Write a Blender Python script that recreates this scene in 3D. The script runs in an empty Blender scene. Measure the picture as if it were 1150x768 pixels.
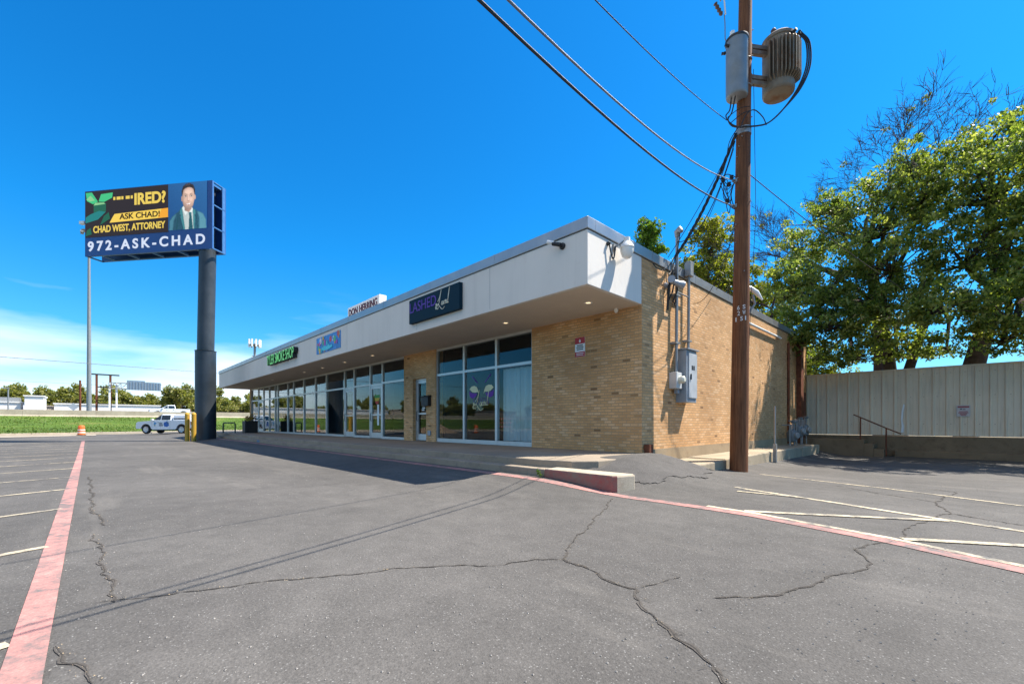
import bpy, bmesh, math, random
import numpy as np
from mathutils import Vector, Matrix
random.seed(7)
rng = np.random.default_rng(11)
PI = math.pi
S = bpy.context.scene
COL = S.collection
SUN = Vector((.34, .54, 1.0)).normalized()

# ------------------------------------------------------------------ nodes / materials
def nt(name):
    m = bpy.data.materials.new(name); m.use_nodes = True
    t = m.node_tree; t.nodes.clear()
    return m, t
def N(t, typ, **kw):
    n = t.nodes.new(typ)
    for k, v in kw.items():
        if k == 'inp':
            for a, b in v.items(): n.inputs[a].default_value = b
        else: setattr(n, k, v)
    return n
def L(t, a, b): t.links.new(a, b)
def C4(c): return (c[0], c[1], c[2], 1)
def ramp(t, fac, stops):
    r = N(t, 'ShaderNodeValToRGB'); e = r.color_ramp.elements
    while len(e) < len(stops): e.new(.5)
    for i, (p, c) in enumerate(stops):
        e[i].position = p; e[i].color = C4(c) if len(c) == 3 else c
    if fac is not None: L(t, fac, r.inputs[0])
    return r
def mixc(t, fac, a, b, mode='MIX'):
    m = N(t, 'ShaderNodeMix', data_type='RGBA', blend_type=mode)
    for sock, v in ((m.inputs[0], fac), (m.inputs[6], a), (m.inputs[7], b)):
        if hasattr(v, 'links'): L(t, v, sock)
        elif isinstance(v, (int, float)): sock.default_value = v
        else: sock.default_value = C4(v)
    return m.outputs[2]
def noise(t, vec, scale, detail=4, rough=.55, out='Fac'):
    n = N(t, 'ShaderNodeTexNoise', inp={'Scale': scale, 'Detail': detail, 'Roughness': rough})
    if vec is not None: L(t, vec, n.inputs['Vector'])
    return n.outputs[out]
def mathn(t, op, a, b=None, clamp=False):
    m = N(t, 'ShaderNodeMath', operation=op, use_clamp=clamp)
    for i, v in enumerate((a, b)):
        if v is None: continue
        if hasattr(v, 'links'): L(t, v, m.inputs[i])
        else: m.inputs[i].default_value = v
    return m.outputs[0]
def bsdf(t, col, rough=.6, metal=0., spec=.5, bump=None, bstr=.3, bdist=.01):
    o = N(t, 'ShaderNodeOutputMaterial'); b = N(t, 'ShaderNodeBsdfPrincipled')
    b.inputs['Roughness'].default_value = rough if not hasattr(rough, 'links') else .5
    if hasattr(rough, 'links'): L(t, rough, b.inputs['Roughness'])
    b.inputs['Metallic'].default_value = metal
    b.inputs['Specular IOR Level'].default_value = spec
    if hasattr(col, 'links'): L(t, col, b.inputs['Base Color'])
    else: b.inputs['Base Color'].default_value = C4(col)
    if bump is not None:
        bp = N(t, 'ShaderNodeBump', inp={'Strength': bstr, 'Distance': bdist})
        L(t, bump, bp.inputs['Height']); L(t, bp.outputs[0], b.inputs['Normal'])
    L(t, b.outputs[0], o.inputs[0])
    return b
MC = {}
def mat(name, col, rough=.6, metal=0., var=.12, scale=4., spec=.5, bump=.0, dirt=None, dscale=1.3, damt=.5):
    if name in MC: return MC[name]
    m, t = nt(name)
    tc = N(t, 'ShaderNodeTexCoord')
    n = noise(t, tc.outputs['Object'], scale, 6)
    r = ramp(t, n, [(.3, tuple(max(0, c*(1-var)) for c in col)), (.7, tuple(min(1, c*(1+var)) for c in col))])
    c = r.outputs[0]
    if dirt:
        n2 = noise(t, tc.outputs['Object'], dscale, 8, .65)
        f = ramp(t, n2, [(.48, (0, 0, 0)), (.68, (damt,)*3)])
        c = mixc(t, f.outputs[0], c, dirt)
    nb = noise(t, tc.outputs['Object'], scale*12, 4)
    rr = mathn(t, 'MULTIPLY_ADD', n, .25); t.nodes[-1].inputs[2].default_value = max(.02, rough-.12)
    bsdf(t, c, rr, metal, spec, nb if bump else None, bump, .004)
    MC[name] = m
    return m
def emat(name, col, strength):
    if name in MC: return MC[name]
    m, t = nt(name); o = N(t, 'ShaderNodeOutputMaterial'); b = N(t, 'ShaderNodeBsdfPrincipled')
    b.inputs['Base Color'].default_value = C4(tuple(c*.3 for c in col)); b.inputs['Roughness'].default_value = .4
    b.inputs['Specular IOR Level'].default_value = .1; b.inputs['Emission Color'].default_value = C4(col); b.inputs['Emission Strength'].default_value = strength
    L(t, b.outputs[0], o.inputs[0]); MC[name] = m
    return m

def brick_material():
    m, t = nt('buff_brick')
    uv = N(t, 'ShaderNodeUVMap', uv_map='UVMap')
    def bt(c1, c2, mo, smooth=.2):
        b = N(t, 'ShaderNodeTexBrick', inp={'Color1': C4(c1), 'Color2': C4(c2), 'Mortar': C4(mo), 'Scale': 1., 'Mortar Size': .0085,
              'Mortar Smooth': smooth, 'Bias': 0., 'Brick Width': .222, 'Row Height': .0745})
        b.offset = .5; L(t, uv.outputs[0], b.inputs['Vector']); return b
    b = bt((0, 0, 0), (1, 1, 1), (.5,)*3)
    r = ramp(t, b.outputs['Color'], [(0, (.26, .14, .065)), (.01, (.40, .23, .11)), (.035, (.56, .32, .145)), (.5, (.66, .375, .170)), (.8, (.70, .41, .20)), (1, (.72, .465, .26))])
    n1 = noise(t, uv.outputs[0], .55, 5); n2 = noise(t, uv.outputs[0], 38, 4)
    st = ramp(t, n1, [(.35, (.78, .74, .70)), (.6, (1.04, 1.02, 1.0))])
    c = mixc(t, 1., r.outputs[0], st.outputs[0], 'MULTIPLY')
    gr = ramp(t, n2, [(.3, (.82,)*3), (.7, (1.14,)*3)])
    c = mixc(t, 1., c, gr.outputs[0], 'MULTIPLY')
    c = mixc(t, b.outputs['Fac'], c, (.40, .27, .155))
    n3 = noise(t, uv.outputs[0], 1.7, 7, .7)
    f3 = ramp(t, n3, [(.66, (0, 0, 0)), (.78, (.35,)*3)])
    c = mixc(t, f3.outputs[0], c, (.20, .135, .085))
    h = mathn(t, 'SUBTRACT', mathn(t, 'MULTIPLY', n2, .35), b.outputs['Fac'])
    bsdf(t, c, .85, 0, .25, h, .8, .008)
    return m
def asphalt_material(name, base, fine=True):
    m, t = nt(name)
    tc = N(t, 'ShaderNodeTexCoord'); P = tc.outputs['Object']
    n1 = noise(t, P, .22, 6, .6); n2 = noise(t, P, 3.2, 5, .6); n3 = noise(t, P, 60, 3, .7)
    c = ramp(t, n1, [(.3, tuple(b*.72 for b in base)), (.7, tuple(b*1.2 for b in base))]).outputs[0]
    c = mixc(t, 1., c, ramp(t, n2, [(.3, (.85,)*3), (.7, (1.12,)*3)]).outputs[0], 'MULTIPLY')
    c = mixc(t, 1., c, ramp(t, n3, [(.3, (.72,)*3), (.7, (1.26,)*3)]).outputs[0], 'MULTIPLY')
    v = N(t, 'ShaderNodeTexVoronoi', inp={'Scale': 95.}); L(t, P, v.inputs['Vector'])
    sp = ramp(t, v.outputs['Color'], [(.78, (0, 0, 0)), (.88, (1, 1, 1))])
    near = ramp(t, v.outputs['Distance'], [(.28, (1, 1, 1)), (.5, (0, 0, 0))])
    f = mathn(t, 'MULTIPLY', sp.outputs[0], near.outputs[0])
    f = mathn(t, 'MULTIPLY', f, .42)
    c = mixc(t, f, c, (.42, .41, .39))
    v3 = N(t, 'ShaderNodeTexVoronoi', inp={'Scale': 34.}); L(t, P, v3.inputs['Vector'])
    sp3 = ramp(t, v3.outputs['Color'], [(.90, (0, 0, 0)), (.94, (1, 1, 1))])
    nr3 = ramp(t, v3.outputs['Distance'], [(.14, (1, 1, 1)), (.26, (0, 0, 0))])
    c = mixc(t, mathn(t, 'MULTIPLY', mathn(t, 'MULTIPLY', sp3.outputs[0], nr3.outputs[0]), .45), c, (.38, .36, .33))
    # oil spots, tyre-worn pale patches, sandy drifts
    n4 = noise(t, P, .9, 7, .7)
    c = mixc(t, ramp(t, n4, [(.60, (0, 0, 0)), (.75, (.5,)*3)]).outputs[0], c, tuple(b*.5 for b in base))
    mp = N(t, 'ShaderNodeMapping', inp={'Scale': (.25, 1.4, 1), 'Location': (3, 7, 0)}); L(t, P, mp.inputs[0])
    n5 = noise(t, mp.outputs[0], .8, 6, .65)
    c = mixc(t, ramp(t, n5, [(.56, (0, 0, 0)), (.75, (.38,)*3)]).outputs[0], c, (.22, .20, .175))
    h = mathn(t, 'ADD', n3, mathn(t, 'MULTIPLY', v.outputs['Distance'], .8))
    bsdf(t, c, .88, 0, .3, h, .55, .006)
    return m
def paint_material(name, col, wear=.5, under=(.13, .125, .12)):
    m, t = nt(name); tc = N(t, 'ShaderNodeTexCoord'); P = tc.outputs['Object']
    n = noise(t, P, 9, 8, .75); n2 = noise(t, P, 1.3, 4)
    s = mathn(t, 'ADD', n, mathn(t, 'MULTIPLY', n2, .5))
    f = ramp(t, s, [(.60-wear*.1, (1, 1, 1)), (1.02-wear*.25, (0, 0, 0))])
    cc = ramp(t, noise(t, P, 2.2, 5), [(.3, tuple(c*.85 for c in col)), (.7, tuple(min(1, c*1.1) for c in col))]).outputs[0]
    cc = mixc(t, 1., cc, ramp(t, noise(t, P, 90, 2), [(.3, (.8,)*3), (.7, (1.15,)*3)]).outputs[0], 'MULTIPLY')
    c = mixc(t, f.outputs[0], under, cc)
    bsdf(t, c, .8, 0, .3, noise(t, P, 80, 2), .3, .004)
    return m
def concrete_material(name, base, stain=(.16, .14, .12)):
    m, t = nt(name); tc = N(t, 'ShaderNodeTexCoord'); P = tc.outputs['Object']
    c = ramp(t, noise(t, P, .8, 6), [(.3, tuple(b*.82 for b in base)), (.7, tuple(b*1.12 for b in base))]).outputs[0]
    c = mixc(t, ramp(t, noise(t, P, 3.1, 8, .7), [(.52, (0, 0, 0)), (.72, (.6,)*3)]).outputs[0], c, stain)
    c = mixc(t, 1., c, ramp(t, noise(t, P, 70, 3), [(.3, (.82,)*3), (.7, (1.15,)*3)]).outputs[0], 'MULTIPLY')
    bsdf(t, c, .9, 0, .25, noise(t, P, 40, 5), .4, .006)
    return m
def leaf_material(name, cols, trans=.5):
    m, t = nt(name); o = N(t, 'ShaderNodeOutputMaterial')
    g = N(t, 'ShaderNodeNewGeometry')
    r = ramp(t, g.outputs['Random Per Island'], [(i/(len(cols)-1), c) for i, c in enumerate(cols)])
    tc = N(t, 'ShaderNodeTexCoord')
    n = noise(t, tc.outputs['Object'], .35, 3)
    c = mixc(t, 1., r.outputs[0], ramp(t, n, [(.3, (.75, .82, .7)), (.7, (1.25, 1.15, 1.0))]).outputs[0], 'MULTIPLY')
    d = N(t, 'ShaderNodeBsdfPrincipled', inp={'Roughness': .5, 'Specular IOR Level': .35}); L(t, c, d.inputs['Base Color'])
    tr = N(t, 'ShaderNodeBsdfTranslucent'); L(t, mixc(t, 1., c, (1.5, 1.7, .7), 'MULTIPLY'), tr.inputs[0])
    mx = N(t, 'ShaderNodeMixShader', inp={0: trans}); L(t, d.outputs[0], mx.inputs[1]); L(t, tr.outputs[0], mx.inputs[2])
    L(t, mx.outputs[0], o.inputs[0])
    return m
def glass_material(name, tint, f0=.026, p=4.6):
    # angle-dependent reflection that is the same on both faces of the thin sheet
    m, t = nt(name); o = N(t, 'ShaderNodeOutputMaterial')
    lw = N(t, 'ShaderNodeLayerWeight', inp={'Blend': .5})
    f = mathn(t, 'MULTIPLY_ADD', mathn(t, 'POWER', lw.outputs['Facing'], p), 1-f0); t.nodes[-1].inputs[2].default_value = f0
    for nd in t.nodes:
        if nd.type == 'MATH' and nd.operation == 'MULTIPLY_ADD': nd.inputs[2].default_value = f0
    gl = N(t, 'ShaderNodeBsdfGlossy', inp={'Roughness': .0, 'Color': (1, 1, 1, 1)})
    tr = N(t, 'ShaderNodeBsdfTransparent', inp={'Color': C4(tint)})
    mx = N(t, 'ShaderNodeMixShader'); L(t, f, mx.inputs[0]); L(t, tr.outputs[0], mx.inputs[1]); L(t, gl.outputs[0], mx.inputs[2])
    L(t, mx.outputs[0], o.inputs[0])
    return m
def wood_material():
    m, t = nt('creosote_wood'); tc = N(t, 'ShaderNodeTexCoord')
    mp = N(t, 'ShaderNodeMapping', inp={'Scale': (14, 14, .5)}); L(t, tc.outputs['Object'], mp.inputs[0])
    n = noise(t, mp.outputs[0], 2.2, 8, .7); n2 = noise(t, tc.outputs['Object'], .9, 5)
    c = ramp(t, n, [(.28, (.05, .020, .009)), (.5, (.165, .070, .032)), (.75, (.29, .14, .068))]).outputs[0]
    c = mixc(t, 1., c, ramp(t, n2, [(.3, (.7, .66, .62)), (.7, (1.25, 1.1, 1.0))]).outputs[0], 'MULTIPLY')
    bsdf(t, c, .8, 0, .3, n, .8, .012)
    return m
def grass_material():
    m, t = nt('turf_green'); tc = N(t, 'ShaderNodeTexCoord'); P = tc.outputs['Object']
    c = ramp(t, noise(t, P, .12, 6, .6), [(.3, (.05, .088, .012)), (.58, (.085, .145, .018)), (.70, (.15, .165, .04)), (.80, (.20, .17, .08))]).outputs[0]
    c = mixc(t, 1., c, ramp(t, noise(t, P, 9, 5, .7), [(.3, (.6,)*3), (.7, (1.4,)*3)]).outputs[0], 'MULTIPLY')
    bsdf(t, c, .9, 0, .2, noise(t, P, 14, 5), 1., .06)
    return m
BRICK = brick_material()
ASPH = asphalt_material('parking_asphalt', (.098, .091, .084))
ASPH_NEW = asphalt_material('patch_asphalt', (.135, .13, .128))
REDPAINT = paint_material('fire_lane_red', (.58, .245, .21), .45)
WHITEPAINT = paint_material('stall_white', (.80, .67, .45), .5)
REDKERB = paint_material('kerb_red', (.36, .10, .085), .45, (.24, .17, .13))
CONC = concrete_material('walk_concrete', (.30, .245, .185))
CONC_L = concrete_material('pale_concrete', (.44, .37, .28), (.27, .21, .15))
CONC_D = concrete_material('stained_concrete', (.20, .145, .09), (.07, .05, .033))
STUCCO = mat('fascia_stucco', (.66, .60, .53), .8, 0, .05, 1.2, .2, .25, (.42, .40, .38), .5, .35)
def stucco_material():
    m, t = nt('streaked_stucco'); tc = N(t, 'ShaderNodeTexCoord'); P = tc.outputs['Object']; base = (.70, .655, .60)
    c = ramp(t, noise(t, P, .45, 6), [(.3, tuple(b*.93 for b in base)), (.7, tuple(b*1.04 for b in base))]).outputs[0]
    mp = N(t, 'ShaderNodeMapping', inp={'Scale': (2.6, 2.6, .16)}); L(t, P, mp.inputs[0])
    c = mixc(t, ramp(t, noise(t, mp.outputs[0], 1.6, 7, .65), [(.52, (0, 0, 0)), (.78, (.22,)*3)]).outputs[0], c, (.42, .385, .35))
    c = mixc(t, ramp(t, noise(t, P, 1.9, 7, .7), [(.62, (0, 0, 0)), (.8, (.4,)*3)]).outputs[0], c, (.45, .41, .36))
    bsdf(t, c, .85, 0, .2, noise(t, P, 26, 6), .3, .006); return m
STUCCO = stucco_material()
SOFFIT = mat('soffit_paint', (.62, .53, .43), .8, 0, .05, 1.5, .2)
COPING = mat('coping_metal', (.38, .38, .38), .38, .65, .08, 2., .5)
ALU = mat('aluminium_frame', (.60, .60, .60), .4, .5, .06, 3.)
GLASS = glass_material('shop_glass', (.78, .83, .84))
WOOD = wood_material()
DARKMETAL = mat('dark_metal', (.03, .032, .035), .5, .3, .2, 5.)
BLACK = mat('black_plastic', (.012, .012, .013), .5, 0, .2, 6.)
CABLE = mat('cable_black', (.012, .012, .014), .6, 0, .2, 6.)
CABLE_G = mat('cable_grey', (.20, .20, .21), .5, .4, .2, 6.)
GALV = mat('galvanised', (.27, .275, .275), .5, .35, .15, 7., .5, .2)
GREYPAINT = mat('grey_enamel', (.30, .33, .37), .4, .1, .08, 4.)
WHITEP = mat('white_enamel', (.78, .78, .76), .4, 0, .05, 3.)
RUST = mat('rusty_steel', (.16, .055, .028), .8, .2, .4, 6., .3, .4)
CERAM = mat('brown_ceramic', (.10, .045, .03), .3, 0, .1, 5.)
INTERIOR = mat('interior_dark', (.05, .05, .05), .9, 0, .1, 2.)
YELLOW = mat('bollard_yellow', (.50, .29, .025), .6, 0, .12, 3., .4, .2, (.30, .20, .06), 3., .6)
BARK = mat('tree_bark', (.055, .042, .033), .95, 0, .35, 5., .1, .8)
GRASS = grass_material()
LEAF_A = leaf_material('leaf_olive', [(.05, .082, .015), (.125, .165, .034), (.22, .25, .07), (.36, .36, .14)])
LEAF_B = leaf_material('leaf_green', [(.05, .11, .015), (.10, .17, .022), (.16, .21, .03)])
LEAF_Y = leaf_material('leaf_yellowgreen', [(.10, .125, .015), (.19, .20, .025), (.28, .25, .045)])
LEAF_O = leaf_material('leaf_autumn', [(.30, .16, .04), (.33, .22, .07), (.20, .10, .05)])
LEAF_F = leaf_material('leaf_far', [(.13, .145, .04), (.215, .215, .065), (.31, .285, .10)], .35)

# ------------------------------------------------------------------ mesh builder
class MB:
    def __init__(s): s.v = []; s.f = []; s.m = []
    def add(s, vs, fs, mi=0):
        b = len(s.v); s.v += [tuple(p) for p in vs]
        for q in fs: s.f.append(tuple(b+i for i in q)); s.m.append(mi)
        return s
    def box(s, x0, y0, z0, x1, y1, z1, mi=0):
        x0, x1 = min(x0, x1), max(x0, x1); y0, y1 = min(y0, y1), max(y0, y1); z0, z1 = min(z0, z1), max(z0, z1)
        return s.add([(x0,y0,z0),(x1,y0,z0),(x1,y1,z0),(x0,y1,z0),(x0,y0,z1),(x1,y0,z1),(x1,y1,z1),(x0,y1,z1)],
              [(0,3,2,1),(4,5,6,7),(0,1,5,4),(1,2,6,5),(2,3,7,6),(3,0,4,7)], mi)
    def cyl(s, a, b, r0, r1=None, n=12, mi=0, caps=True):
        return s.tube([a, b], [r0, r0 if r1 is None else r1], n, mi, caps)
    def tube(s, pts, rad, n=8, mi=0, caps=True):
        pts = [Vector(p) for p in pts]
        if not isinstance(rad, (list, tuple)): rad = [rad]*len(pts)
        vs = []; prev = None
        for i, p in enumerate(pts):
            d = (pts[min(i+1, len(pts)-1)]-pts[max(i-1, 0)])
            if d.length < 1e-9: d = Vector((0, 0, 1))
            d.normalize()
            if prev is None:
                up = Vector((0, 0, 1)) if abs(d.z) < .9 else Vector((1, 0, 0))
                u = d.cross(up).normalized()
            else:
                u = prev-d*prev.dot(d)
                u = u.normalized() if u.length > 1e-6 else d.orthogonal().normalized()
            prev = u; w = d.cross(u)
            for k in range(n):
                a = 2*PI*k/n; vs.append(p+(u*math.cos(a)+w*math.sin(a))*rad[i])
        fs = []
        for i in range(len(pts)-1):
            for k in range(n):
                k2 = (k+1) % n; fs.append((i*n+k, i*n+k2, (i+1)*n+k2, (i+1)*n+k))
        if caps:
            fs.append(tuple(range(n))[::-1]); fs.append(tuple((len(pts)-1)*n+k for k in range(n)))
        return s.add(vs, fs, mi)
    def lathe(s, prof, o=(0,0,0), n=16, mi=0, axis=None):
        # profile of (radius, height) about an axis through o
        ax = Vector(axis or (0,0,1)).normalized(); u = ax.orthogonal().normalized(); w = ax.cross(u); o = Vector(o)
        vs = []
        for r, hh in prof:
            for k in range(n):
                a = 2*PI*k/n; vs.append(o+ax*hh+(u*math.cos(a)+w*math.sin(a))*max(r, 1e-4))
        fs = [(i*n+k, i*n+(k+1) % n, (i+1)*n+(k+1) % n, (i+1)*n+k) for i in range(len(prof)-1) for k in range(n)]
        fs.append(tuple(range(n))[::-1]); fs.append(tuple((len(prof)-1)*n+k for k in range(n)))
        return s.add(vs, fs, mi)
    def prism(s, poly, o, u, v, n, d0, d1, mi=0):
        o, u, v, n = Vector(o), Vector(u), Vector(v), Vector(n); k = len(poly)
        A = [o+u*p[0]+v*p[1]+n*d0 for p in poly]; B = [o+u*p[0]+v*p[1]+n*d1 for p in poly]
        fs = [tuple(range(k))[::-1], tuple(range(k, 2*k))]+[(i, (i+1) % k, k+(i+1) % k, k+i) for i in range(k)]
        return s.add(A+B, fs, mi)
    def build(s, name, mats, parent=None, smooth=False, bevel=0, o=(0,0,0), ang=40):
        me = bpy.data.meshes.new(name)
        po = Vector(parent_loc(parent)) if parent else Vector(o)
        me.from_pydata([tuple(Vector(p)-po) for p in s.v], [], s.f)
        mats = mats if isinstance(mats, (list, tuple)) else [mats]
        for m in mats: me.materials.append(m)
        if len(mats) > 1: me.polygons.foreach_set('material_index', s.m)
        bm = bmesh.new(); bm.from_mesh(me); bmesh.ops.recalc_face_normals(bm, faces=bm.faces)
        uvl = bm.loops.layers.uv.new('UVMap')
        for f in bm.faces:
            a = [abs(c) for c in f.normal]; i = a.index(max(a))
            for lp in f.loops:
                c = lp.vert.co+po
                lp[uvl].uv = ((c.y, c.z) if i == 0 else (c.x, c.z) if i == 1 else (c.x, c.y))
        bm.to_mesh(me); bm.free()
        ob = bpy.data.objects.new(name, me); COL.objects.link(ob)
        if parent: ob.parent = parent
        else: ob.location = po
        if smooth:
            me.polygons.foreach_set('use_smooth', [True]*len(me.polygons)); me.set_sharp_from_angle(angle=math.radians(ang))
        if bevel:
            b = ob.modifiers.new('bevel', 'BEVEL'); b.width = bevel; b.segments = 2; b.limit_method = 'ANGLE'; b.angle_limit = math.radians(50)
        return ob
def parent_loc(p):
    # world location of a part's origin (parts keep identity transforms under their thing)
    l = Vector((0,0,0))
    while p:
        if p.get('_local'): return l
        l = l+p.location; p = p.parent
    return l
def tag(o, label=None, cat=None, group=None, kind=None):
    if label: o['label'] = label
    if cat: o['category'] = cat
    if group: o['group'] = group
    if kind: o['kind'] = kind
    return o
def thing(name, loc, label, cat, group=None, local=False):
    o = bpy.data.objects.new(name, None); COL.objects.link(o); o.location = loc; o.empty_display_size = .3
    if local: o['_local'] = 1
    return tag(o, label, cat, group)
def dup(o, parent=None):
    c = o.copy(); COL.objects.link(c)
    if parent: c.parent = parent
    for ch in list(o.children): dup(ch, c)
    return c
def struct(o): o['kind'] = 'structure'; return o
def ss(a, b, x):
    t = max(0., min(1., (x-a)/(b-a))); return t*t*(3-2*t)
def text(s, o, u, v, w, hgt, mats, name, parent, depth=.01, off=0., shear=0., wt=0., sp=1.):
    cu = bpy.data.curves.new('txt', 'FONT'); cu.body = s; cu.size = 1; cu.extrude = .5; cu.offset = wt; cu.shear = shear; cu.space_character = sp
    tmp = bpy.data.objects.new('txt', cu); COL.objects.link(tmp)
    dg = bpy.context.evaluated_depsgraph_get()
    me = bpy.data.meshes.new_from_object(tmp.evaluated_get(dg))
    bpy.data.objects.remove(tmp); bpy.data.curves.remove(cu)
    co = [p.co.copy() for p in me.vertices]; fs = [tuple(p.vertices) for p in me.polygons]; bpy.data.meshes.remove(me)
    x0 = min(c.x for c in co); x1 = max(c.x for c in co); y0 = min(c.y for c in co); y1 = max(c.y for c in co)
    o, u, v = Vector(o), Vector(u).normalized(), Vector(v).normalized(); n = u.cross(v)
    if w is None: w = (x1-x0)/(y1-y0)*hgt
    b = MB(); vs = [o+u*((c.x-x0)/(x1-x0)*w)+v*((c.y-y0)/(y1-y0)*hgt)+n*(off+depth*(c.z+.5)) for c in co]
    mi = []
    mats = mats if isinstance(mats, (list, tuple)) else [mats]
    b.v = [tuple(p) for p in vs]; b.f = fs
    for f in fs:
        flat = all(co[i].z > .3 for i in f); mi.append(0 if (flat or len(mats) == 1) else 1)
    b.m = mi
    return b.build(name, mats, parent)

# ------------------------------------------------------------------ terrain height of the lot
def segd(x, y, ax, ay, bx, by):
    vx, vy = bx-ax, by-ay; t = max(0, min(1, ((x-ax)*vx+(y-ay)*vy)/(vx*vx+vy*vy))); return math.hypot(x-ax-t*vx, y-ay-t*vy)
def wav(x, y): return .012*math.sin(x*.55+1.3*math.sin(y*.31))*math.sin(y*.47+.8)
def g(x, y):
    l = -.14*(1-ss(4.4, 6.2, y)); r = -.14-.30*ss(6, 22, y); w = ss(-6.0, -3.5, x)
    return l*(1-w)+r*w+.40*(1-ss(-.3, 2.3, segd(x, y, -4.95, 8.2, -4.95, 9.4)))*1.06+wav(x, y)*.6
def kerbx(y): return -62.2-.49*y

# --- lot
def lot():
    xs = np.concatenate([np.arange(-70, -10, .6), np.arange(-10, 3.01, .14), np.arange(3.6, 26, .8)])
    ys = np.concatenate([np.arange(-40, -3, .8), np.arange(-3, 13, .14), np.arange(13, 27.2, .5)])
    vs = [(x, y, g(x, y)) for y in ys for x in xs]; nx = len(xs); fs = []
    for j in range(len(ys)-1):
        for i in range(nx-1):
            xc = (xs[i]+xs[i+1])/2; yc = (ys[j]+ys[j+1])/2
            if xc < kerbx(yc)-1.2: continue
            fs.append((j*nx+i, j*nx+i+1, (j+1)*nx+i+1, (j+1)*nx+i))
    b = MB(); b.v = vs; b.f = fs; b.m = [0]*len(fs)
    return struct(b.build('parking_lot', ASPH, smooth=True, ang=180))
lot()
def ribbon(pts, w, lift=.006, step=.15, jit=0., b=None, wvar=0., meander=.0):
    b = b or MB(); P = []
    for (a, c) in zip(pts[:-1], pts[1:]):
        n = max(1, int(math.dist(a, c)/step))
        for k in range(n): P.append((a[0]+(c[0]-a[0])*k/n, a[1]+(c[1]-a[1])*k/n))
    P.append(pts[-1])
    if wvar and step < .1:
        f1, f2 = random.uniform(0, 6), random.uniform(0, 6); Q = []; acc = 0
        for i, (x, y) in enumerate(P):
            q0 = P[max(i-1, 0)]; q1 = P[min(i+1, len(P)-1)]; dx, dy = q1[0]-q0[0], q1[1]-q0[1]; l = math.hypot(dx, dy) or 1; acc += l/2
            o_ = meander*(math.sin(acc*5+f1)+.6*math.sin(acc*13+f2)+.35*math.sin(acc*31+f1*2))*min(1, i/6, (len(P)-1-i)/6); Q.append((x-dy/l*o_, y+dx/l*o_))
        P = Q
    if jit: P = [P[0]]+[(x+random.uniform(-jit, jit), y+random.uniform(-jit, jit)) for x, y in P[1:-1]]+[P[-1]]
    vs = []; m = len(P)
    for i, (x, y) in enumerate(P):
        q0 = P[max(i-1, 0)]; q1 = P[min(i+1, m-1)]; dx, dy = q1[0]-q0[0], q1[1]-q0[1]; l = math.hypot(dx, dy) or 1
        nx, ny = -dy/l, dx/l
        ww = w*(1+random.uniform(-wvar, wvar))/2
        if wvar and (i == 0 or i == m-1): ww *= .15
        for sgn in (-1, 1):
            X, Y = x+nx*ww*sgn, y+ny*ww*sgn; vs.append((X, Y, g(X, Y)+lift))
    b.add(vs, [(2*i, 2*i+1, 2*i+3, 2*i+2) for i in range(m-1)])
    return b
struct(ribbon([(-2.2, -.24), (-2.97, -.255), (-20, -.40), (-41, -.62)], .15).build('fire_lane_line', REDPAINT))
struct(ribbon([(-38, 6.02), (-21.8, 6.02), (-12.1, 6.02), (-8.3, 6.0), (-5.7, 5.98), (-4.4, 6.08), (-3.0, 6.15), (-1.84, 6.1), (-.48, 5.75), (.37, 5.38), (2.2, 4.5)], .21).build('fire_lane_line', REDPAINT))
wl = MB()
for k in range(-1, 14):
    x = -6.09-2.53*k; ribbon([(x, -.34), (x+2.3, -6)], .095, b=wl)
ribbon([(-2.5, 6.29), (-1.87, 6.24), (-.5, 5.90), (.39, 5.53), (2.2, 4.66)], .095, .009, b=wl)
ribbon([(-3.45, 12.0), (-.9, 10.87), (.68, 9.95), (4, 8.0)], .085, b=wl)
ribbon([(-2.9, 8.6), (-1.76, 8.2), (-.55, 7.74), (.5, 7.41), (4, 6.3)], .11, b=wl)
ribbon([(-2.7, 8.1), (-1.92, 8.17), (-1.7, 8.16)], .09, .010, b=wl)
ribbon([(-2.0, 6.3), (-1.25, 6.75), (-.49, 7.25), (-.1, 7.52)], .11, .010, b=wl)
ribbon([(-.40, 5.95), (.44, 6.49), (2, 7.4)], .11, .010, b=wl)
struct(wl.build('stall_lines', WHITEPAINT))
CR = {'C1':[(-3.98, 0.01), (-3.88, 0.28), (-3.61, 0.93), (-3.39, 1.37), (-3.23, 1.75), (-2.69, 2.44), (-2.59, 2.77), (-2.4, 2.93)],
'C2':[(-3.77, 5.83), (-3.19, 4.6), (-2.82, 3.72), (-2.58, 3.26), (-2.4, 2.93)],
'C3':[(-2.4, 2.93), (-2.09, 2.87), (-1.77, 2.77), (-1.6, 2.78), (-1.34, 2.47), (-1.13, 2.33), (-0.89, 2.19), (-0.73, 2.09), (-.5, 1.95)],
'C4':[(-1.6, 2.78), (-1.55, 3.01), (-1.49, 3.25)],
'C5':[(-1.16, 3.01), (-0.95, 3.23), (-0.79, 3.67), (-0.62, 4.24), (-0.51, 4.51), (-0.61, 5.01), (-0.68, 5.14), (-0.42, 5.95), (-0.39, 6.81)],
'C6':[(-0.39, 6.81), (-0.09, 8.23), (-0.25, 9.36), (-0.02, 11.37), (-0.44, 11.61)],
'C10':[(-0.09, 8.23), (.5, 7.9), (1.2, 7.7)], 'C11':[(-.25, 9.36), (-.9, 9.8), (-1.7, 10.6)],
'C7':[(-13.45, -0.11), (-9.46, -0.04), (-8.31, -0.05), (-7.61, 0.02), (-6.89, 0.07)],
'C8':[(-6.43, -0.02), (-5.3, 0.04), (-4.52, 0.06), (-3.91, 0.09)],
'C9':[(-3.36, -0.16), (-3.04, -0.07), (-2.75, -0.01)]}
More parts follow.
